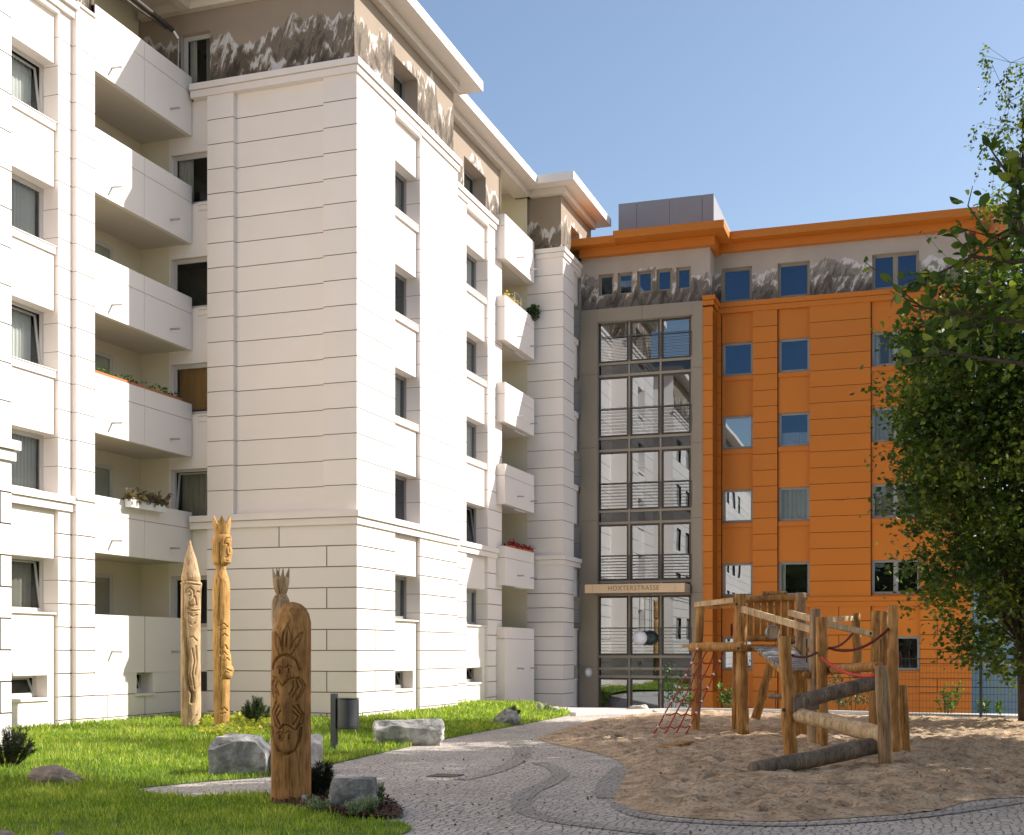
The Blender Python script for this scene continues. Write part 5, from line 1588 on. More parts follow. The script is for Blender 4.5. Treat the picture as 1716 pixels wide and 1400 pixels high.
def plank(name, p0, d0, p1, d1, h, t, mat='robinia_lt'):
    a, b = ptd(p0[0], p0[1], d0), ptd(p1[0], p1[1], d1)
    u = (b - a).normalized()
    if abs(u.z) > .9: s, up = Vector((-S_, C_, 0)) * t / 2, Vector((C_, S_, 0)) * h / 2
    else: s = Vector((-u.y, u.x, 0)).normalized() * t / 2; up = u.cross(s).normalized() * h / 2
    if up.z < 0: up = -up
    m = MB(); m.hexa([a - s - up, b - s - up, b + s - up, a + s - up, a - s + up, b - s + up, b + s + up, a + s + up])
    return m.build(name, M[mat], cf)
dA, dB, dB2, dC, dE, dF, dF2, dJ, dK, dL = 27.8, 26.4, 28.4, dg(1238), dg(1275), dg(1255), 24.4, dg(1268), dg(1292), dg(1263)
dH, dI, dG = 25.0, 25.6, 26.0
post((1174, 1011), (1164, 1230), 15.5, 11)
post((1240, 997), (1245.5, 1237), 21, 12)
post((1236, 1030), (1232, 1227), 13, 13, dg(1227))
post((1342, 995), (1342, 1238), 18.5, 14, mat='robinia_wg')
post((1314, 1068), (1326, 1276), 23, 15, amp=.07)
post((1377, 1036), (1378.5, 1256), 20, 16)
post((1366, 1022), (1361, 1252), 18, 17, dg(1252), mat='robinia_wg')
b_ = post((1434, 1029), (1437, 1135), 16, 18, dG)
post((1468, 1025), (1464, 1243), 16.5, 19, dg(1243))
post((1482, 1025), (1484, 1240), 12, 20, dg(1240))
post((1496, 1016), (1500, 1268), 18, 21)
post((1477, 1117.5), (1486, 1293), 23, 22, mat='robinia_wg')
post((1510, 1150), (1517, 1264), 20, 23)
post((1293, 1108), (1266, 1205), 15.5, 24, 26.8)
# deck and its beams
zD = CAMZ + (HY - 1083) * 27 / F
pA, pB, pC = ptd(1160, HY, dA - .25), ptd(1246, HY, dB - .2), ptd(1350, HY, dC - .1)
back = Vector((-S_, C_, 0)) * 1.7
for p in (pA, pB, pC): p.z = zD
log('deck_beam', ptd(1159, 1085, dA - .22), ptd(1246, 1084.5, dB - .22), .10, .10, 31, amp=.01)
log('deck_beam', ptd(1240, 1088, dB + .1), ptd(1358, 1088, dC + .1), .06, .06, 32, amp=.01)
m = MB()
for k in range(12):
    f0, f1 = k / 12, (k + .93) / 12
    a = [pA.lerp(pC, 0) + back * f0, pC + back * f0, pC + back * f1, pA + back * f1]
    m.hexa([q + Vector((0, 0, -.02)) for q in a] + [q + Vector((0, 0, .035)) for q in a])
m.build('deck', M['robinia'], cf)
plank('handrail', (1166, 1013.5), dA, (1231, 1006), dB, .11, .07)
plank('handrail', (1168, 1019), dA + 1.2, (1300, 1017), dB + 1.5, .05, .05, 'robinia')
# plank screen between the two back posts
dS = dB + 1.4
for i in range(7):
    x = 1257 + i * 11.5
    plank('screen_board', (x, 1003 + (i % 2)), dS, (x, 1072 - (i % 3)), dS, .115, .03, 'robinia')
log('screen_rail', ptd(1250, 1004, dS - .1), ptd(1352, 1001, dS - .1), .075, .07, 33)
log('screen_rail', ptd(1276, 996, dS), ptd(1318, 994.5, dS), .055, .05, 34)
log('screen_rail', ptd(1252, 1071, dS - .1), ptd(1340, 1071, dS - .1), .06, .06, 35)
m = MB(); c = ptd(1293, 1060, dS - .18); ux = Vector((C_, S_, 0)); fw = Vector((-S_, C_, 0))
m.tube([c - fw * .12, c + fw * .12], .135, 20); m.build('play_drum', M['robinia_lt'], cf)
m = MB(); 
ring = [c - fw * .13 + ux * .14 * math.cos(g) + Vector((0, 0, .14 * math.sin(g))) for g in [2 * math.pi * k / 24 for k in range(25)]]
m.tube(ring, .016, 6); m.build('drum_ring', M['steel'], cf)
# slatted ramp
M['slat'] = wood('grey_slats', (.20, .19, .18), (.30, .29, .28), (.42, .41, .40), .4)
m = MB()
la, lb_ = ptd(1265, 1086.5, 26.2), ptd(1312, 1122, 23.9)
ra, rb2 = ptd(1330, 1086.5, 26.2), ptd(1360, 1122, 23.9)
N_ = 11
for k in range(N_):
    f0, f1 = k / N_, (k + .7) / N_
    q = [la.lerp(lb_, f0), ra.lerp(rb2, f0), ra.lerp(rb2, f1), la.lerp(lb_, f1)]
    m.hexa([v + Vector((0, 0, -.03)) for v in q] + [v + Vector((0, 0, .025)) for v in q])
m.build('ramp', M['slat'], cf)
log('ramp_beam', la + ux * .15 - Vector((0, 0, .11)), lb_ + ux * .1 - Vector((0, 0, .11)), .07, .07, 36)
log('ramp_beam', ra - ux * .15 - Vector((0, 0, .11)), rb2 - ux * .1 - Vector((0, 0, .11)), .07, .07, 37)
m = MB()
for i in range(6):
    x = 1332 + i * 3.6
    a = ptd(x, 1125, 25.6)
    m.cube(a.x - .035, a.x + .035, a.y - .02, a.y + .02, .0, a.z + .02 * (i % 2))
m.build('back_boards', M['robinia'], cf)
# handrails to the second tower
plank('handrail', (1244, 1021), dB - .15, (1362, 1056), dF2 - .12, .13, .07)
plank('handrail', (1324, 1027), dC, (1362, 1038), dF2 + .1, .12, .07)
plank('handrail', (1386, 1038.5), dF2 + .2, (1428, 1036.5), dG - .1, .10, .07)
plank('handrail', (1386, 1046), dF, (1460, 1062.5), dH - .1, .11, .07)
# balance logs
log('balance_log', ptd(1262, 1301, dg(1301) - .05) + Vector((0, 0, .08)), ptd(1480, 1247, dK + .15), .125, .135, 41, 'robinia_gr', .03, n=14)
log('balance_log', ptd(1334, 1197, dE - .12), ptd(1485, 1235, dK - .05), .115, .14, 42, 'robinia_lt', .03, n=14)
log('balance_log', ptd(1322, 1181, dE - .1), ptd(1468, 1143, dK + 2.0), .12, .125, 43, 'robinia_gr', .02, n=14)
m = MB(); a = ptd(1345, 1182, dE - .16)
plank('beam_end', (1324, 1181), dE - .2, (1364, 1178), dE + .1, .22, .22, 'robinia_gr')
log('cross_beam', ptd(1355, 1126, dF2), ptd(1472, 1117, dK + 2.4), .085, .085, 44)
log('cross_beam', ptd(1290, 1167, 25.2), ptd(1318, 1168, 24.6), .05, .05, 45, 'robinia_gr')
m = MB()
for (px_, py_, d_) in ((1343, 1199, dE - .25), (1356, 1203, dE - .35), (1454, 1225, dK + .4), (1234, 1013, dB - .2), (1361, 1060, dF2 - .2), (1313, 1190, dE - .2), (1366, 1044, dF2 - .25), (1458, 1062, dH - .2), (1222, 1086, dA - .36), (1237, 1087, dB - .36)):
    c = ptd(px_, py_, d_); m.tube([c, c - fw * .03], .03, 8)
m.build('bolt_heads', M['darkmull'], cf)
# ropes
M['rope_dark'] = paint('dark_red_rope', (.11, .012, .012), .8, .2, 30)
M['rope_red'] = paint('bright_red_rope', (.55, .035, .02), .7, .15, 30)
M['rope_or'] = paint('faded_red_rope', (.42, .06, .035), .8, .15, 30)
M['white_pl'] = paint('white_plastic', (.8, .78, .75), .5)
def rope(a, b, sag, r, mat, n=12, name='rope'):
    pts = []
    for i in range(n + 1):
        t = i / n; p = a.lerp(b, t); p.z -= sag * 4 * t * (1 - t); pts.append(p)
    m = MB(); m.tube(pts, r, 7); return m.build(name, M[mat], cf, smooth=True)
a0 = ptd(1389, 1086, dF - .1)
rope(a0, ptd(1433, 1056, dG - .15), .10, .022, 'rope_dark')
rope(a0, ptd(1489, 1054, dJ - .1), .18, .024, 'rope_dark')
rope(ptd(1326, 1098, dE - .05), ptd(1368, 1094, dF - .15), .06, .022, 'rope_dark')
rope(ptd(1376, 1101, dF - .2), ptd(1467, 1132, dK + .1), .12, .026, 'rope_red')
for (px_, py_, d_) in ((1226, 1056, dB + .4), (1509, 1105, dJ + .2)):
    c = ptd(px_, py_, d_); r = size(10, d_)
    m = MB(); m.tube([c + (ux * .25 + fw * .97) * r * math.cos(g) + Vector((0, 0, r * math.sin(g))) for g in [2 * math.pi * k / 20 for k in range(21)]], .016, 6); m.build('ring_handle', M['rope_dark'], cf)
# scramble net
tops = [1168.5, 1184.5, 1198.5, 1214]; bots = [1091, 1109, 1128, 1145]
lv = 7
grid = []
for i in range(4):
    row = []
    for k in range(lv + 1):
        t = k / lv
        px_ = tops[i] + (bots[i] - tops[i]) * (t ** 1.1); py_ = 1088 + (1238 - 1088) * t
        d_ = 27.2 + (26.3 - 27.2) * t
        p = ptd(px_, py_, d_); p += Vector((random.uniform(-.02, .02), random.uniform(-.03, .03), random.uniform(-.025, .025)))
        row.append(p)
    grid.append(row)
m = MB()
for row in grid: m.tube(row, .016, 6)
for k in range(1, lv + 1):
    for i in range(3):
        a, b = grid[i][k], grid[i + 1][k]; mid = a.lerp(b, .5) - Vector((0, 0, .05)); m.tube([a, mid, b], .013, 6)
nt_ = m.build('scramble_net', M['rope_or'], cf, smooth=True)
for i in range(4):
    for k in range(0, lv):
        if (i in (0, 3)) or k == 0:
            m = MB(); c = grid[i][k]; m.lathe(c, [(.008, -.03), (.026, -.015), (.026, .015), (.008, .03)], 8); m.build('net_clip', M['white_pl'], nt_)

# ------------------------------------------------------------------ wire fence at the right
M['fence'] = paint('dark_green_wire', (.05, .065, .055), .5, metal=.3)
fe = thing('wire_fence', Vector((-1, 35.6, 0)), 'fine dark wire mesh fence in front of the orange wall and blue building', 'fence')
fy = 36.2
fx0, fx1 = XY(1500, fy), 7.0
m = MB()
x = fx0
while x < fx1:
    m.cube(x - .0035, x + .0035, fy - .0035, fy + .0035, -.1, 1.62); x += .09
for i in range(9):
    z = .08 + i * .19
    m.cube(fx0, fx1, fy - .012, fy - .006, z - (.012 if i % 4 == 0 else .005), z + (.012 if i % 4 == 0 else .005))
m.build('wire_panel', M['fence'], fe)
px_ = XY(1643.5, fy - .05)
for k in range(-2, 4):
    m = MB(); m.cube(px_ + k * 2.3 - .035, px_ + k * 2.3 + .035, fy - .09, fy - .02, -.1, 2.0 if k == 0 else 1.75); m.build('post', M['fence'], fe)
# ------------------------------------------------------------------ small plants
M['conifer'] = leafmat('conifer_needles', (.012, .030, .010), (.030, .065, .016), (.07, .12, .03), .1)
M['conifer_d'] = leafmat('dark_conifer', (.010, .018, .010), (.02, .032, .014), (.045, .05, .02), .1)
M['shrub'] = leafmat('green_shrub', (.025, .06, .01), (.06, .13, .02), (.13, .22, .04), .3)
M['yellowgreen'] = leafmat('yellow_green_leaves', (.16, .22, .03), (.34, .36, .05), (.5, .42, .07), .3)
M['silver'] = leafmat('silver_green_lavender', (.16, .22, .12), (.28, .35, .21), (.44, .48, .34), .2)
M['red'] = leafmat('red_flowers', (.25, .01, .02), (.45, .02, .03), (.10, .02, .02), .2)
M['yellow'] = leafmat('yellow_flowers', (.6, .42, .03), (.75, .6, .15), (.15, .25, .05), .2)
M['dry'] = leafmat('dry_plant', (.10, .075, .05), (.17, .13, .09), (.26, .22, .15), .2)
M['bark'] = paint('bark', (.06, .045, .032), .95, .4, 14, bump=1.0, bscale=30, stretch=(1, 1, .25))
M['terra'] = paint('terracotta', (.42, .15, .06), .8, .1)
M['planter'] = paint('white_planter', (.75, .74, .72), .5)

def blob(n, c, rx, ry, rz, shell=.55, lump=.35, seed=0):
    u = rng.normal(size=(n, 3)); u /= np.linalg.norm(u, axis=1, keepdims=True)
    o = Vector((seed * 3.7, seed * 1.3, 0))
    f = np.array([noise.noise(Vector(v * 1.7) + o) for v in u])
    r = (rng.random(n) ** .5) * (1 - shell) + shell * rng.random(n) ** .2
    r = r * (1 + lump * f)
    p = u * r[:, None] * np.array([rx, ry, rz]); p[:, 2] = np.abs(p[:, 2]) if False else p[:, 2]
    return p + np.array(c)
def plant(name, c, rx, rz, n, leaf, mat, label, cat, group=None, wid=.42, up=.3, heading=None, ry=None, stems=True, seed=1, rzoff=.8):
    t = thing(name, c, label, cat, group)
    p = blob(n, (c.x, c.y, c.z + rz * rzoff), rx, ry or rx, rz, seed=seed)
    p = p[p[:, 2] > c.z - .02]
    leaves('foliage', p, leaf, M[mat], t, up, wid=wid, heading=heading)
    if stems:
        m = MB()
        for k in range(5):
            g = random.random() * 6.28
            m.tube([c, c + Vector((math.cos(g) * rx * .4, math.sin(g) * rx * .4, rz * 1.1))], [.012, .005], 5)
        m.build('stem', M['bark'], t)
    return t
def conifer(c, rx, h, label, n=22, mat='conifer', seed=1):
    """dwarf pine: upright shoots set all round with needles"""
    t = thing('dwarf_pine', c, label, 'shrub', 'dwarf pines in the lawn')
    rs = random.Random(seed); pos = []; hd = []; m = MB()
    for k in range(n):
        g = rs.uniform(0, 6.28); q = rs.random() ** .6 * rx
        a = c + Vector((math.cos(g) * q * .35, math.sin(g) * q * .35, 0.02)); hh = h * (1 - .55 * (q / rx) ** 2) * rs.uniform(.75, 1.05)
        b = c + Vector((math.cos(g) * q, math.sin(g) * q, hh))
        m.tube([a, a.lerp(b, .5) + Vector((0, 0, .02)), b], [.012, .009, .005], 5)
        for i in range(110):
            s = rs.random() ** .7; p = a.lerp(b, .25 + .75 * s); pos.append(p); g2 = rs.uniform(0, 6.28)
            d = (b - a).normalized() * .75 + Vector((math.cos(g2), math.sin(g2), .2)) * .8; hd.append(d)
    m.build('stem', M['bark'], t)
    leaves('foliage', np.array(pos), .085, M[mat], t, 0, wid=.05, heading=np.array(hd))
    return t
def on_lawn(px, py):
    p = gpt(px, py); p.z = float(lawn_h(p.x, p.y)); return p
conifer(on_lawn(430, 1226), .36, .66, 'bushy green dwarf pine between the golden carved post and the front post', 40, seed=2)
conifer(on_lawn(14, 1298), .46, .62, 'dark dwarf pine in the shade at the left edge beside the white wall', 52, 'conifer_d', 5)
conifer(gpt(537, 1340), .24, .46, 'dark low pine squeezed between the front carved post and the angular boulder', 30, 'conifer_d', 7)
conifer(on_lawn(860, 1206), .17, .36, 'tiny dark pine beside the small jagged boulder on the far lawn', 16, 'conifer', 9)
# yellow-green ground cover round the two far posts
pos = []
c_ = [(p.x, p.y) for p in bed2]
n_ = 5200
bx_ = np.array(c_); x = rng.uniform(bx_[:, 0].min() - .3, bx_[:, 0].max() + .3, n_); y = rng.uniform(bx_[:, 1].min() - 1.5, bx_[:, 1].max() + .2, n_)
k = np.array([noise.noise(Vector((a * 1.5, b * 1.5, 3))) for a, b in zip(x, y)]) > -.15
x, y = x[k], y[k]
k = inside(bed2, x, y - .25 * rng.random(len(y)))
x, y = x[k], y[k]
z = lawn_h(x, y) + rng.uniform(.03, .16, len(x))
gc = leaves('ground_cover', np.stack([x, y, z], 1), .10, M['yellowgreen'], None, .8, base=(0, 0, 0))
tag(gc, 'yellow green ground cover at the feet of the two far carved posts', 'ground cover', kind='stuff')
# lavender
for i, (px, py, rx, hh, lb_l) in enumerate(((533, 1366, .14, .15, 'silvery lavender tuft at the foot of the front carved post'), (598, 1372, .11, .15, 'silvery lavender tuft before the angular boulder, left of the tallest tuft'),
                                 (620, 1369, .10, .17, 'silvery lavender tuft at the right end before the angular boulder'), (637, 1358, .05, .26, 'tallest thin lavender tuft beside the right flank of the angular boulder'))):
    c = gpt(px, py); c.z = .04
    t = thing('lavender', c, lb_l, 'plant', 'lavender tufts in the mulch bed')
    m = MB(); pos = []; hd = []
    for k in range(30):
        g = random.random() * 6.28; q = random.random() ** .6 * rx
        a = c + Vector((math.cos(g) * q * .6, math.sin(g) * q * .6, 0)); b = c + Vector((math.cos(g) * q * 1.15, math.sin(g) * q * 1.15, hh * random.uniform(.6, 1.1)))
        m.tube([a, b], .003, 4, caps=False)
        for s in range(14):
            pos.append(a.lerp(b, random.uniform(.1, 1))); g2 = random.random() * 6.28; hd.append(Vector((math.cos(g2) * .8, math.sin(g2) * .8, .8)))
    m.build('stem', M['silver'], t)
    leaves('foliage', np.array(pos), .045, M['silver'], t, 0, wid=.13, heading=np.array(hd))
# weeds by the entrance and the orange wall
def weed(px, py, d, rx, h, n, mat, label, leaf=.12):
    c = ptd(px, py, d); c.z = max(c.z, float(fall(c.y)))
    t = thing('weed_plant', c, label, 'plant', 'weeds along the orange wall')
    m = MB(); pos = []; hd = []
    for k in range(max(5, n // 16)):
        g = random.random() * 6.28; q = random.random() ** .5 * rx
        a = c + Vector((math.cos(g) * q * .3, math.sin(g) * q * .3, 0)); b = c + Vector((math.cos(g) * q, math.sin(g) * q, h * random.uniform(.5, 1)))
        m.tube([a, b], .006, 4, caps=False)
        for s in range(16):
            pos.append(a.lerp(b, random.uniform(.2, 1))); g2 = random.random() * 6.28; hd.append(Vector((math.cos(g2) * .9, math.sin(g2) * .9, .6)))
    m.build('stem', M['shrub'], t); leaves('foliage', np.array(pos), leaf, M[mat], t, .3, wid=.25, heading=np.array(hd))
weed(1125, 1196, 40, .55, 1.55, 230, 'conifer', 'airy green bush growing before the right pane of the glazed entrance')
weed(1214, 1196, 39, .35, .95, 110, 'shrub', 'upright spiky weed at the orange wall behind the left log posts', .18)
weed(1155, 1196, 40, .4, .6, 120, 'shrub', 'low weed at the corner of the glazed entrance, behind the rope net')
weed(1430, 1203, 38, 1.4, 1.35, 420, 'conifer', 'wide dark shrub behind the balance logs against the orange wall', .13)
weed(1585, 1204, 35.5, .5, .95, 200, 'shrub', 'thin yellowish weed at the wire fence before the orange wall')
weed(1648, 1206, 35.5, .25, .5, 80, 'shrub', 'small weed at the foot of the wire fence before the blue building')
weed(1676, 1207, 35.5, .22, .62, 80, 'shrub', 'small upright weed at the wire fence near the tree trunk')
# balcony planters
def trough(fr, a0, a1, z, off, w, h, mat, pm, n, ph, leaf, label, lump=1.0):
    c = fr.p((a0 + a1) / 2, z, off)
    t = thing('planter', c, label, 'planter', 'planters on the balconies')
    m = MB(); m.box(fr, a0, a1, z, z + h, off - w / 2, off + w / 2); m.build('trough', M[mat], t)
    a = rng.uniform(a0, a1, n); zz = z + h + np.abs(rng.normal(0, .5, n)) * ph * np.array([.5 + .8 * max(0, noise.noise(Vector((q * 2.3, 1, 7)))) * lump for q in a]); oo = off + rng.normal(0, w * .4, n)
    pts = np.array([fr.p(q, r, s) for q, r, s in zip(a, zz, oo)])
    leaves('foliage', pts, leaf, M[pm], t, .3)
trough(EAST, YX(160, XL), YX(306, XL), PT[2] + .002, XL - .06, .10, .07, 'terra', 'shrub', 120, .24, .09, 'long terracotta strip of sparse small plants along a left loggia parapet')
trough(EAST, YX(207, XL), YX(277, XL + .18), PT[1] - .17, XL + .13, .19, .19, 'planter', 'dry', 420, .42, .13, 'white flower box with withered plants hung on a left parapet')
trough(EAST, FB0 + .5, FB1 - .1, FT[1] + .002, XF - .05, .14, .06, 'terra', 'red', 330, .22, .10, 'trough of red flowers on the lowest far balcony parapet')
trough(EAST, FB0 + .2, FB0 + 1.6, FT[4] + .002, XF - .1, .14, .06, 'terra', 'yellow', 60, .28, .08, 'trough of yellow flowers on a high far balcony')
c = EAST.p(FB1 - .15, FT[4] - .1, XF + .02)
t = thing('planter', c, 'hanging pot of dark green leaves at the end of a high far balcony', 'planter', 'planters on the balconies')
m = MB(); m.lathe(c + Vector((.0, 0, -.02)), [(.10, 0), (.14, .16)], 14); m.build('pot', M['darkmull'], t)
leaves('foliage', blob(330, (c.x, c.y, c.z + .28), .26, .3, .26), .11, M['conifer'], t, .3)
m = MB(); yy = FB0 + 1.9
m.tube([EAST.p(yy, FT[4], XF - .3), EAST.p(yy, FT[4] + .62, XF - .3), EAST.p(yy + .7, FT[4] + .62, XF - .3), EAST.p(yy + .7, FT[4], XF - .3)], .018, 6)
tag(m.build('balcony_chair_frame', M['steel'], None, EAST.p(yy, FT[4], XF - .3)), 'thin metal chair back showing above a high far balcony', 'chair')

# ------------------------------------------------------------------ trees
M['leaf'] = leafmat('broad_leaves', (.022, .048, .009), (.060, .105, .017), (.24, .28, .055), .40)
M['leaf2'] = leafmat('lighter_leaves', (.03, .07, .010), (.075, .14, .02), (.22, .26, .04), .38)
def tree(base, crown, radii, trunk_r, nclust, per, leaf, mat, label, seed, trunk_top=None, clust_r=.7, keep=None, low=True, name='broadleaf_tree'):
    t = thing(name, base, label, 'tree')
    rs = random.Random(seed)
    m = MB()
    top = trunk_top or Vector((crown.x, crown.y, crown.z + radii[2] * .5))
    pts = [base.lerp(top, i / 8) + Vector((rs.uniform(-.08, .08), rs.uniform(-.08, .08), 0)) * (1 if 0 < i < 8 else 0) for i in range(9)]
    rad = [trunk_r * (1.25 if i == 0 else 1 - .095 * i) for i in range(9)]
    m.tube(pts, rad, 10)
    m.build('trunk', M['bark'], t, smooth=True)
    cl = []
    o = Vector((seed * 5.1, seed * 2.3, 1))
    while len(cl) < nclust:
        u = Vector((rs.gauss(0, 1), rs.gauss(0, 1), rs.gauss(0, 1))).normalized()
        lump = 1 + .38 * noise.noise(u * 1.9 + o)
        r = (rs.random() ** .42) * lump
        p = Vector((crown.x + u.x * r * radii[0], crown.y + u.y * r * radii[1], crown.z + u.z * r * radii[2]))
        if p.z < .9: continue
        if keep and not keep(p): continue
        cl.append(p)
    b = MB(); pos = []
    for i, p in enumerate(cl):
        h = min(.92, max(.18, (p.z - base.z) / (top.z - base.z) - .18 - .2 * rs.random()))
        a = base.lerp(top, h)
        mid = a.lerp(p, .5) + Vector((rs.uniform(-.3, .3), rs.uniform(-.3, .3), .25))
        if i % 2 == 0 or nclust < 60:
            r0 = trunk_r * .28 * (1.1 - h)
            b.tube([a, a.lerp(mid, .55), mid, p], [r0, r0 * .75, r0 * .5, .006], 5, caps=False)
        n = int(per * rs.uniform(.5, 1.5)); s = clust_r * rs.uniform(.6, 1.3)
        q = rng.normal(size=(n, 3)) * np.array([s, s, s * .55]) * .6 + np.array(p)
        pos.append(q)
        # a few loose twig ends
        for k in range(2):
            e = p + Vector((rs.gauss(0, 1), rs.gauss(0, 1), rs.gauss(-.1, .6))) * s * 1.1
            b.tube([p, e], [.008, .003], 4, caps=False)
            tt = rng.random((9, 1)); pos.append(np.array(p) + (np.array(e) - np.array(p)) * tt + rng.normal(0, .04, (9, 3)))
    b.build('limbs', M['bark'], t)
    pos = np.concatenate(pos)
    tone = np.clip(np.array([.42 + .55 * noise.noise(Vector(v) * .9 + o) for v in pos]) + rng.normal(0, .2, len(pos)), 0, 1)
    leaves('crown', pos, leaf, M[mat], t, .35, droop=.25, wid=.36, tone=tone)
    return t
# visible tree behind the play area, at the right edge
tb = ptd(1717, 1210, 31.0); tb.z = 0
def inview(p):
    d = -S_ * p.x + C_ * p.y; l = C_ * p.x + S_ * p.y
    px = CX + F * l / d; py = HY - (p.z - CAMZ) * F / d
    if py < 290: return False
    if py < 430: lim = 1662 + (430 - py) * .12
    elif py < 560: lim = 1525 + (560 - py) * .7
    elif py < 720: lim = 1508
    elif py < 1000: lim = 1500 + (py - 720) * .2
    else: lim = 1552 + (py - 1000) * .35
    if py > 1135: return False
    return px > lim
tree(tb, ptd(1716, 730, 31.0), (3.9, 3.6, 6.0), .12, 680, 92, .155, 'leaf', 'dense leafy tree at the right edge in front of the orange house end', 4, trunk_top=ptd(1690, 470, 31), keep=inview, clust_r=.62)
# a nearer, large-leaved tree outside the frame reaching in with one limb
nb = Vector((2.6, 9.6, 0))
t = thing('near_tree', nb, 'large-leaved tree whose near boughs reach in from the right edge over the orange roof', 'tree')
m = MB(); m.tube([nb, nb + Vector((.1, .1, 2)), nb + Vector((.05, .2, 4.2)), nb + Vector((.2, .1, 7))], [.17, .14, .11, .05], 10); m.build('trunk', M['bark'], t, smooth=True)
b = MB(); pos = []; hd = []
def sprig(pts, r0, nl, spread=.12, sub=2):
    b.tube(pts, [r0 * (1 - .8 * i / (len(pts) - 1)) for i in range(len(pts))], 6, caps=False)
    for (p, q) in zip(pts, pts[1:]):
        for k in range(nl):
            tt = random.random(); w = p.lerp(q, tt)
            dr = (q - p).normalized() * .6 + Vector((random.gauss(0, .8), random.gauss(0, .8), random.gauss(-.1, .6)))
            pos.append(w + dr * .03); hd.append(dr)
        for k in range(sub):
            w = p.lerp(q, random.random()); e = w + (q - p).normalized() * .18 + Vector((random.gauss(0, .16), random.gauss(0, .16), random.gauss(.02, .14)))
            b.tube([w, e], [.006, .003], 4, caps=False)
            for j in range(nl // 2 + 3):
                x = w.lerp(e, random.uniform(.2, 1)); dr = (e - w).normalized() * .6 + Vector((random.gauss(0, .7), random.gauss(0, .7), random.gauss(0, .6)))
                pos.append(x); hd.append(dr)
dn = 9.4
hub = nb + Vector((.05, .2, 3.6)); hub2 = nb + Vector((.08, .2, 4.6))
def E(px, py, d=dn): return ptd(px, py, d)
sprig([hub2, E(1800, 520, 9.6), E(1716, 540), E(1640, 530), E(1570, 520), E(1528, 512)], .03, 9, sub=3)
sprig([hub2, E(1790, 420, 9.8), E(1700, 440), E(1630, 430), E(1580, 455), E(1545, 470)], .025, 7, sub=2)
sprig([hub2, E(1800, 330, 9.6), E(1716, 320), E(1688, 290), E(1668, 262), E(1652, 238)], .02, 6, sub=0)
sprig([E(1716, 330), E(1700, 380), E(1660, 400), E(1622, 345), E(1630, 312)], .015, 3, sub=0)
sprig([hub, E(1800, 640, 9.2), E(1716, 610), E(1640, 600), E(1590, 590), E(1560, 585)], .02, 4, sub=1)
sprig([E(1716, 400), E(1705, 350), E(1712, 300), E(1716, 250)], .015, 12, sub=3)
sprig([hub2, E(1830, 420), E(1740, 470), E(1700, 500), E(1660, 520)], .025, 12, sub=4)
sprig([hub2, E(1800, 380), E(1720, 385), E(1680, 400), E(1640, 420)], .025, 11, sub=3)
for k in range(18):
    g = random.random() * 6.28; h = nb + Vector((.08, .2, random.uniform(3.2, 6.9)))
    e = h + Vector((abs(math.cos(g)) * 1.6 + .4, math.sin(g) * 1.6, random.uniform(.2, 1.4)))
    sprig([h, h.lerp(e, .5) + Vector((0, 0, .15)), e], .025, 26, sub=8)
b.build('limbs', M['bark'], t)
leaves('crown', np.array(pos), .105, M['leaf'], t, .2, wid=.27, heading=np.array([tuple(h) for h in hd]), oval=True)
# birch-like twigs high at the right edge
t = thing('birch_tree', Vector((6.4, 27.5, 0)), 'birch whose drooping twigs show against the sky at the upper right edge', 'tree')
m = MB(); m.tube([(6.4, 27.5, -.1), (6.3, 27.6, 6), (6.0, 27.6, 12), (5.6, 27.8, 17)], [.2, .16, .1, .03], 10); m.build('trunk', M['bark'], t, smooth=True)
b = MB(); pos = []
for k in range(34):
    px = random.uniform(1690, 1860); py = random.uniform(90, 330)
    e = E(px, py, random.uniform(24.5, 27)); a = Vector((6.1, 27.6, random.uniform(8, 14)))
    mid = a.lerp(e, .6) + Vector((0, 0, 1.0))
    b.tube([a, mid, e], [.03, .015, .004], 5, caps=False)
    for j in range(6):
        w = e + Vector((random.gauss(0, .35), random.gauss(0, .4), random.gauss(0, .3))); l_ = random.uniform(.3, .8)
        f = w + Vector((random.uniform(-.25, .1), random.uniform(-.2, .2), -l_))
        b.tube([e, w, f], [.005, .004, .002], 4, caps=False)
        tt = np.random.default_rng(k * 9 + j).random((26, 1)); pos.append(np.array(w) + (np.array(f) - np.array(w)) * tt + rng.normal(0, .05, (26, 3)))
b.build('limbs', M['bark'], t)
leaves('crown', np.concatenate(pos), .085, M['leaf'], t, .2, droop=.7, wid=.36)
# trees standing to the right of the view that shade the sandpit and the near lawn
tree(Vector((8.0, 19.8, 0)), Vector((7.6, 19.8, 11.0)), (4.5, 4.8, 4.3), .22, 260, 80, .30, 'leaf', 'broad tree right of the sandpit, its shade on the near lawn', 11, clust_r=1.0)
tree(Vector((10.5, 29.0, 0)), Vector((9.8, 28.0, 10.2)), (5.0, 5.0, 4.9), .22, 200, 66, .30, 'leaf', 'broad tree beyond the sandpit, its shade on the climbing frame', 12, clust_r=1.0)
tree(Vector((13.0, 24.0, 0)), Vector((13.0, 24.0, 11.0)), (4.5, 4.5, 3.6), .22, 110, 60, .30, 'leaf2', 'tall tree standing farther right of the sandpit', 13, clust_r=1.0)
tree(Vector((6.5, 13.5, 0)), Vector((6.6, 13.5, 7.8)), (3.6, 3.8, 3.2), .2, 110, 60, .28, 'leaf2', 'tree at the near right end of the sandpit', 14, clust_r=.9)
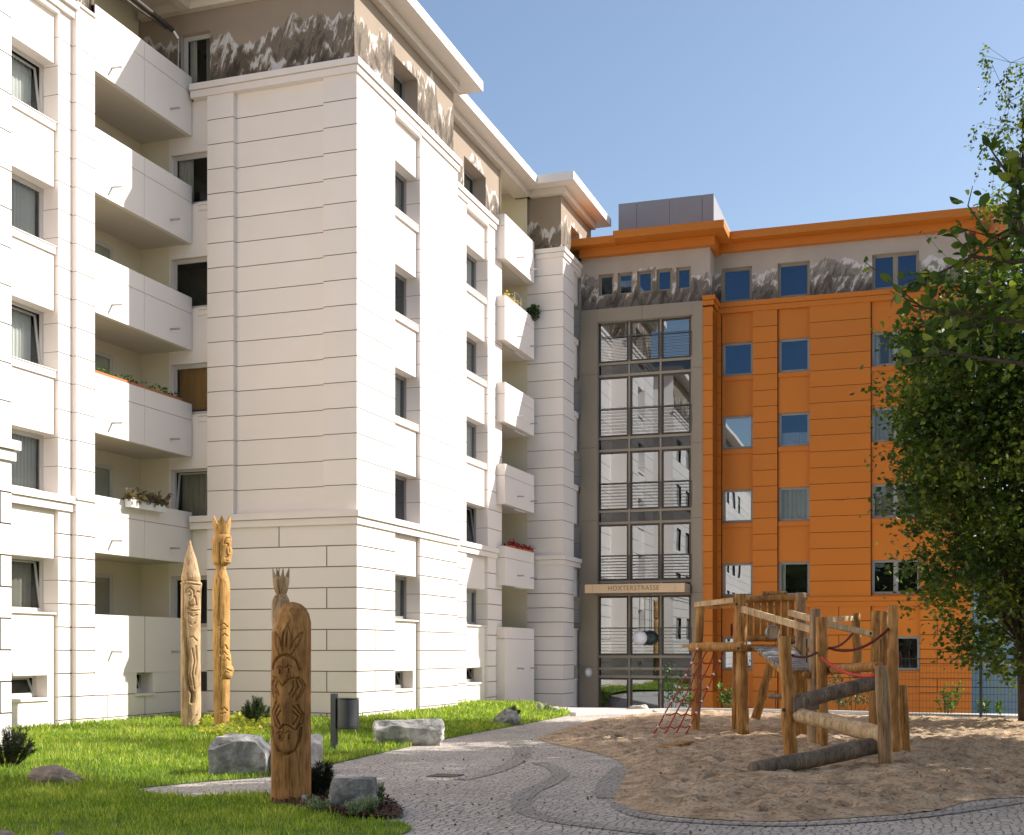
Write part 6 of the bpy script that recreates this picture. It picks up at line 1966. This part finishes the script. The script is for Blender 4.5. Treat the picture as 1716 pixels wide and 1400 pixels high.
# trees behind the camera, mirrored in the windows
for i, (x, y, h) in enumerate(((-8, -27, 14), (-1, -30, 16), (6, -27, 15), (13, -30, 17), (20, -25, 15), (26, -10, 12), (27, 4, 10))):
    tree(Vector((x, y, 0)), Vector((x, y, h * .62)), (4.4, 4.0, h * .55), .22, 90, 70, .6, 'leaf', 'tree of the row behind the viewer, across the yard from the orange house', 30 + i, clust_r=1.5)['group'] = 'trees behind the viewer'

# bark chips on the bed, fallen leaves on sand and setts
M['chip'] = leafmat('bark_chips', (.03, .014, .008), (.09, .04, .02), (.20, .10, .055), 0.0)
M['fallen'] = leafmat('fallen_leaves', (.05, .03, .015), (.16, .10, .04), (.36, .26, .09), .1)
bxy = np.array([(p.x, p.y) for p in bed]); n_ = 5200
x = rng.uniform(bxy[:, 0].min(), bxy[:, 0].max(), n_); y = rng.uniform(bxy[:, 1].min(), bxy[:, 1].max(), n_)
k = inside(bed, x, y)
ch = leaves('bark_chips', np.stack([x[k], y[k], .05 + rng.uniform(0, .03, k.sum())], 1), .05, M['chip'], None, 1.2, base=(0, 0, 0), wid=.3)
tag(ch, 'brown bark chips covering the planting bed by the front carved post', 'bark mulch', kind='stuff')
n_ = 2200
d_ = rng.uniform(12.3, 34, n_) ; px_ = rng.uniform(600, 1716, n_)
gx = np.array([dirn(p)[0] for p in px_]) * d_; gy = np.array([dirn(p)[1] for p in px_]) * d_
k = ~inside(lawn_poly, gx, gy) & ~inside(bed, gx, gy)
cl_ = np.array([noise.noise(Vector((a * .5, b * .5, 9))) for a, b in zip(gx, gy)]); k &= cl_ > rng.uniform(-.5, .5, n_)
gx, gy = gx[k], gy[k]
ins = inside(sand_edge[:-1], gx, gy)
gz = np.where(ins, sand_h(gx, gy) + .012, .012)
fl = leaves('fallen_leaves', np.stack([gx, gy, gz], 1), .05, M['fallen'], None, 1.5, base=(0, 0, 0), wid=.34)
tag(fl, 'small dry fallen leaves scattered over the sand and paving', 'fallen leaves', kind='stuff')
SUN_E, SKY_E, EXPO = 4.0, 0.092, 1.03
# ------------------------------------------------------------------ camera, sun, sky
cam = bpy.data.cameras.new('camera'); co_ = bpy.data.objects.new('camera', cam); COL.objects.link(co_)
co_.location = (0, 0, CAMZ); co_.rotation_euler = (math.pi / 2, 0, TH)
cam.sensor_width = 36; cam.lens = 36 * F / 1716; cam.shift_x = 0; cam.shift_y = (HY - 700) / 1716
cam.clip_start = .1; cam.clip_end = 5000
scene.camera = co_
SUN = Vector((.719, .387, .577)).normalized()
EL = math.asin(SUN.z); AZ = math.atan2(SUN.x, SUN.y)
sl_ = bpy.data.lights.new('sun', 'SUN'); so_ = bpy.data.objects.new('sun', sl_); COL.objects.link(so_)
sl_.energy = SUN_E; sl_.angle = R_(.5); sl_.color = (1, .94, .86)
so_.rotation_euler = (-SUN).to_track_quat('-Z', 'Y').to_euler(); so_.location = (20, 20, 40)
w = bpy.data.worlds.new('World'); scene.world = w; w.use_nodes = True
nt = w.node_tree; bg = nt.nodes['Background']
sky = nt.nodes.new('ShaderNodeTexSky'); sky.sky_type = 'NISHITA'; sky.sun_disc = False
sky.sun_elevation = EL; sky.sun_rotation = AZ; sky.altitude = 0; sky.air_density = 1.0; sky.dust_density = 1.3; sky.ozone_density = .7
nt.links.new(sky.outputs[0], bg.inputs['Color']); bg.inputs['Strength'].default_value = SKY_E
scene.view_settings.view_transform = 'Standard'; scene.view_settings.look = 'None'; scene.view_settings.gamma = 1
scene.view_settings.exposure = EXPO
scene.cycles.max_bounces = 8; scene.cycles.transparent_max_bounces = 12; scene.cycles.diffuse_bounces = 4; scene.cycles.glossy_bounces = 4
scene.cycles.use_denoising = True
scene.cycles.sample_clamp_indirect = 6
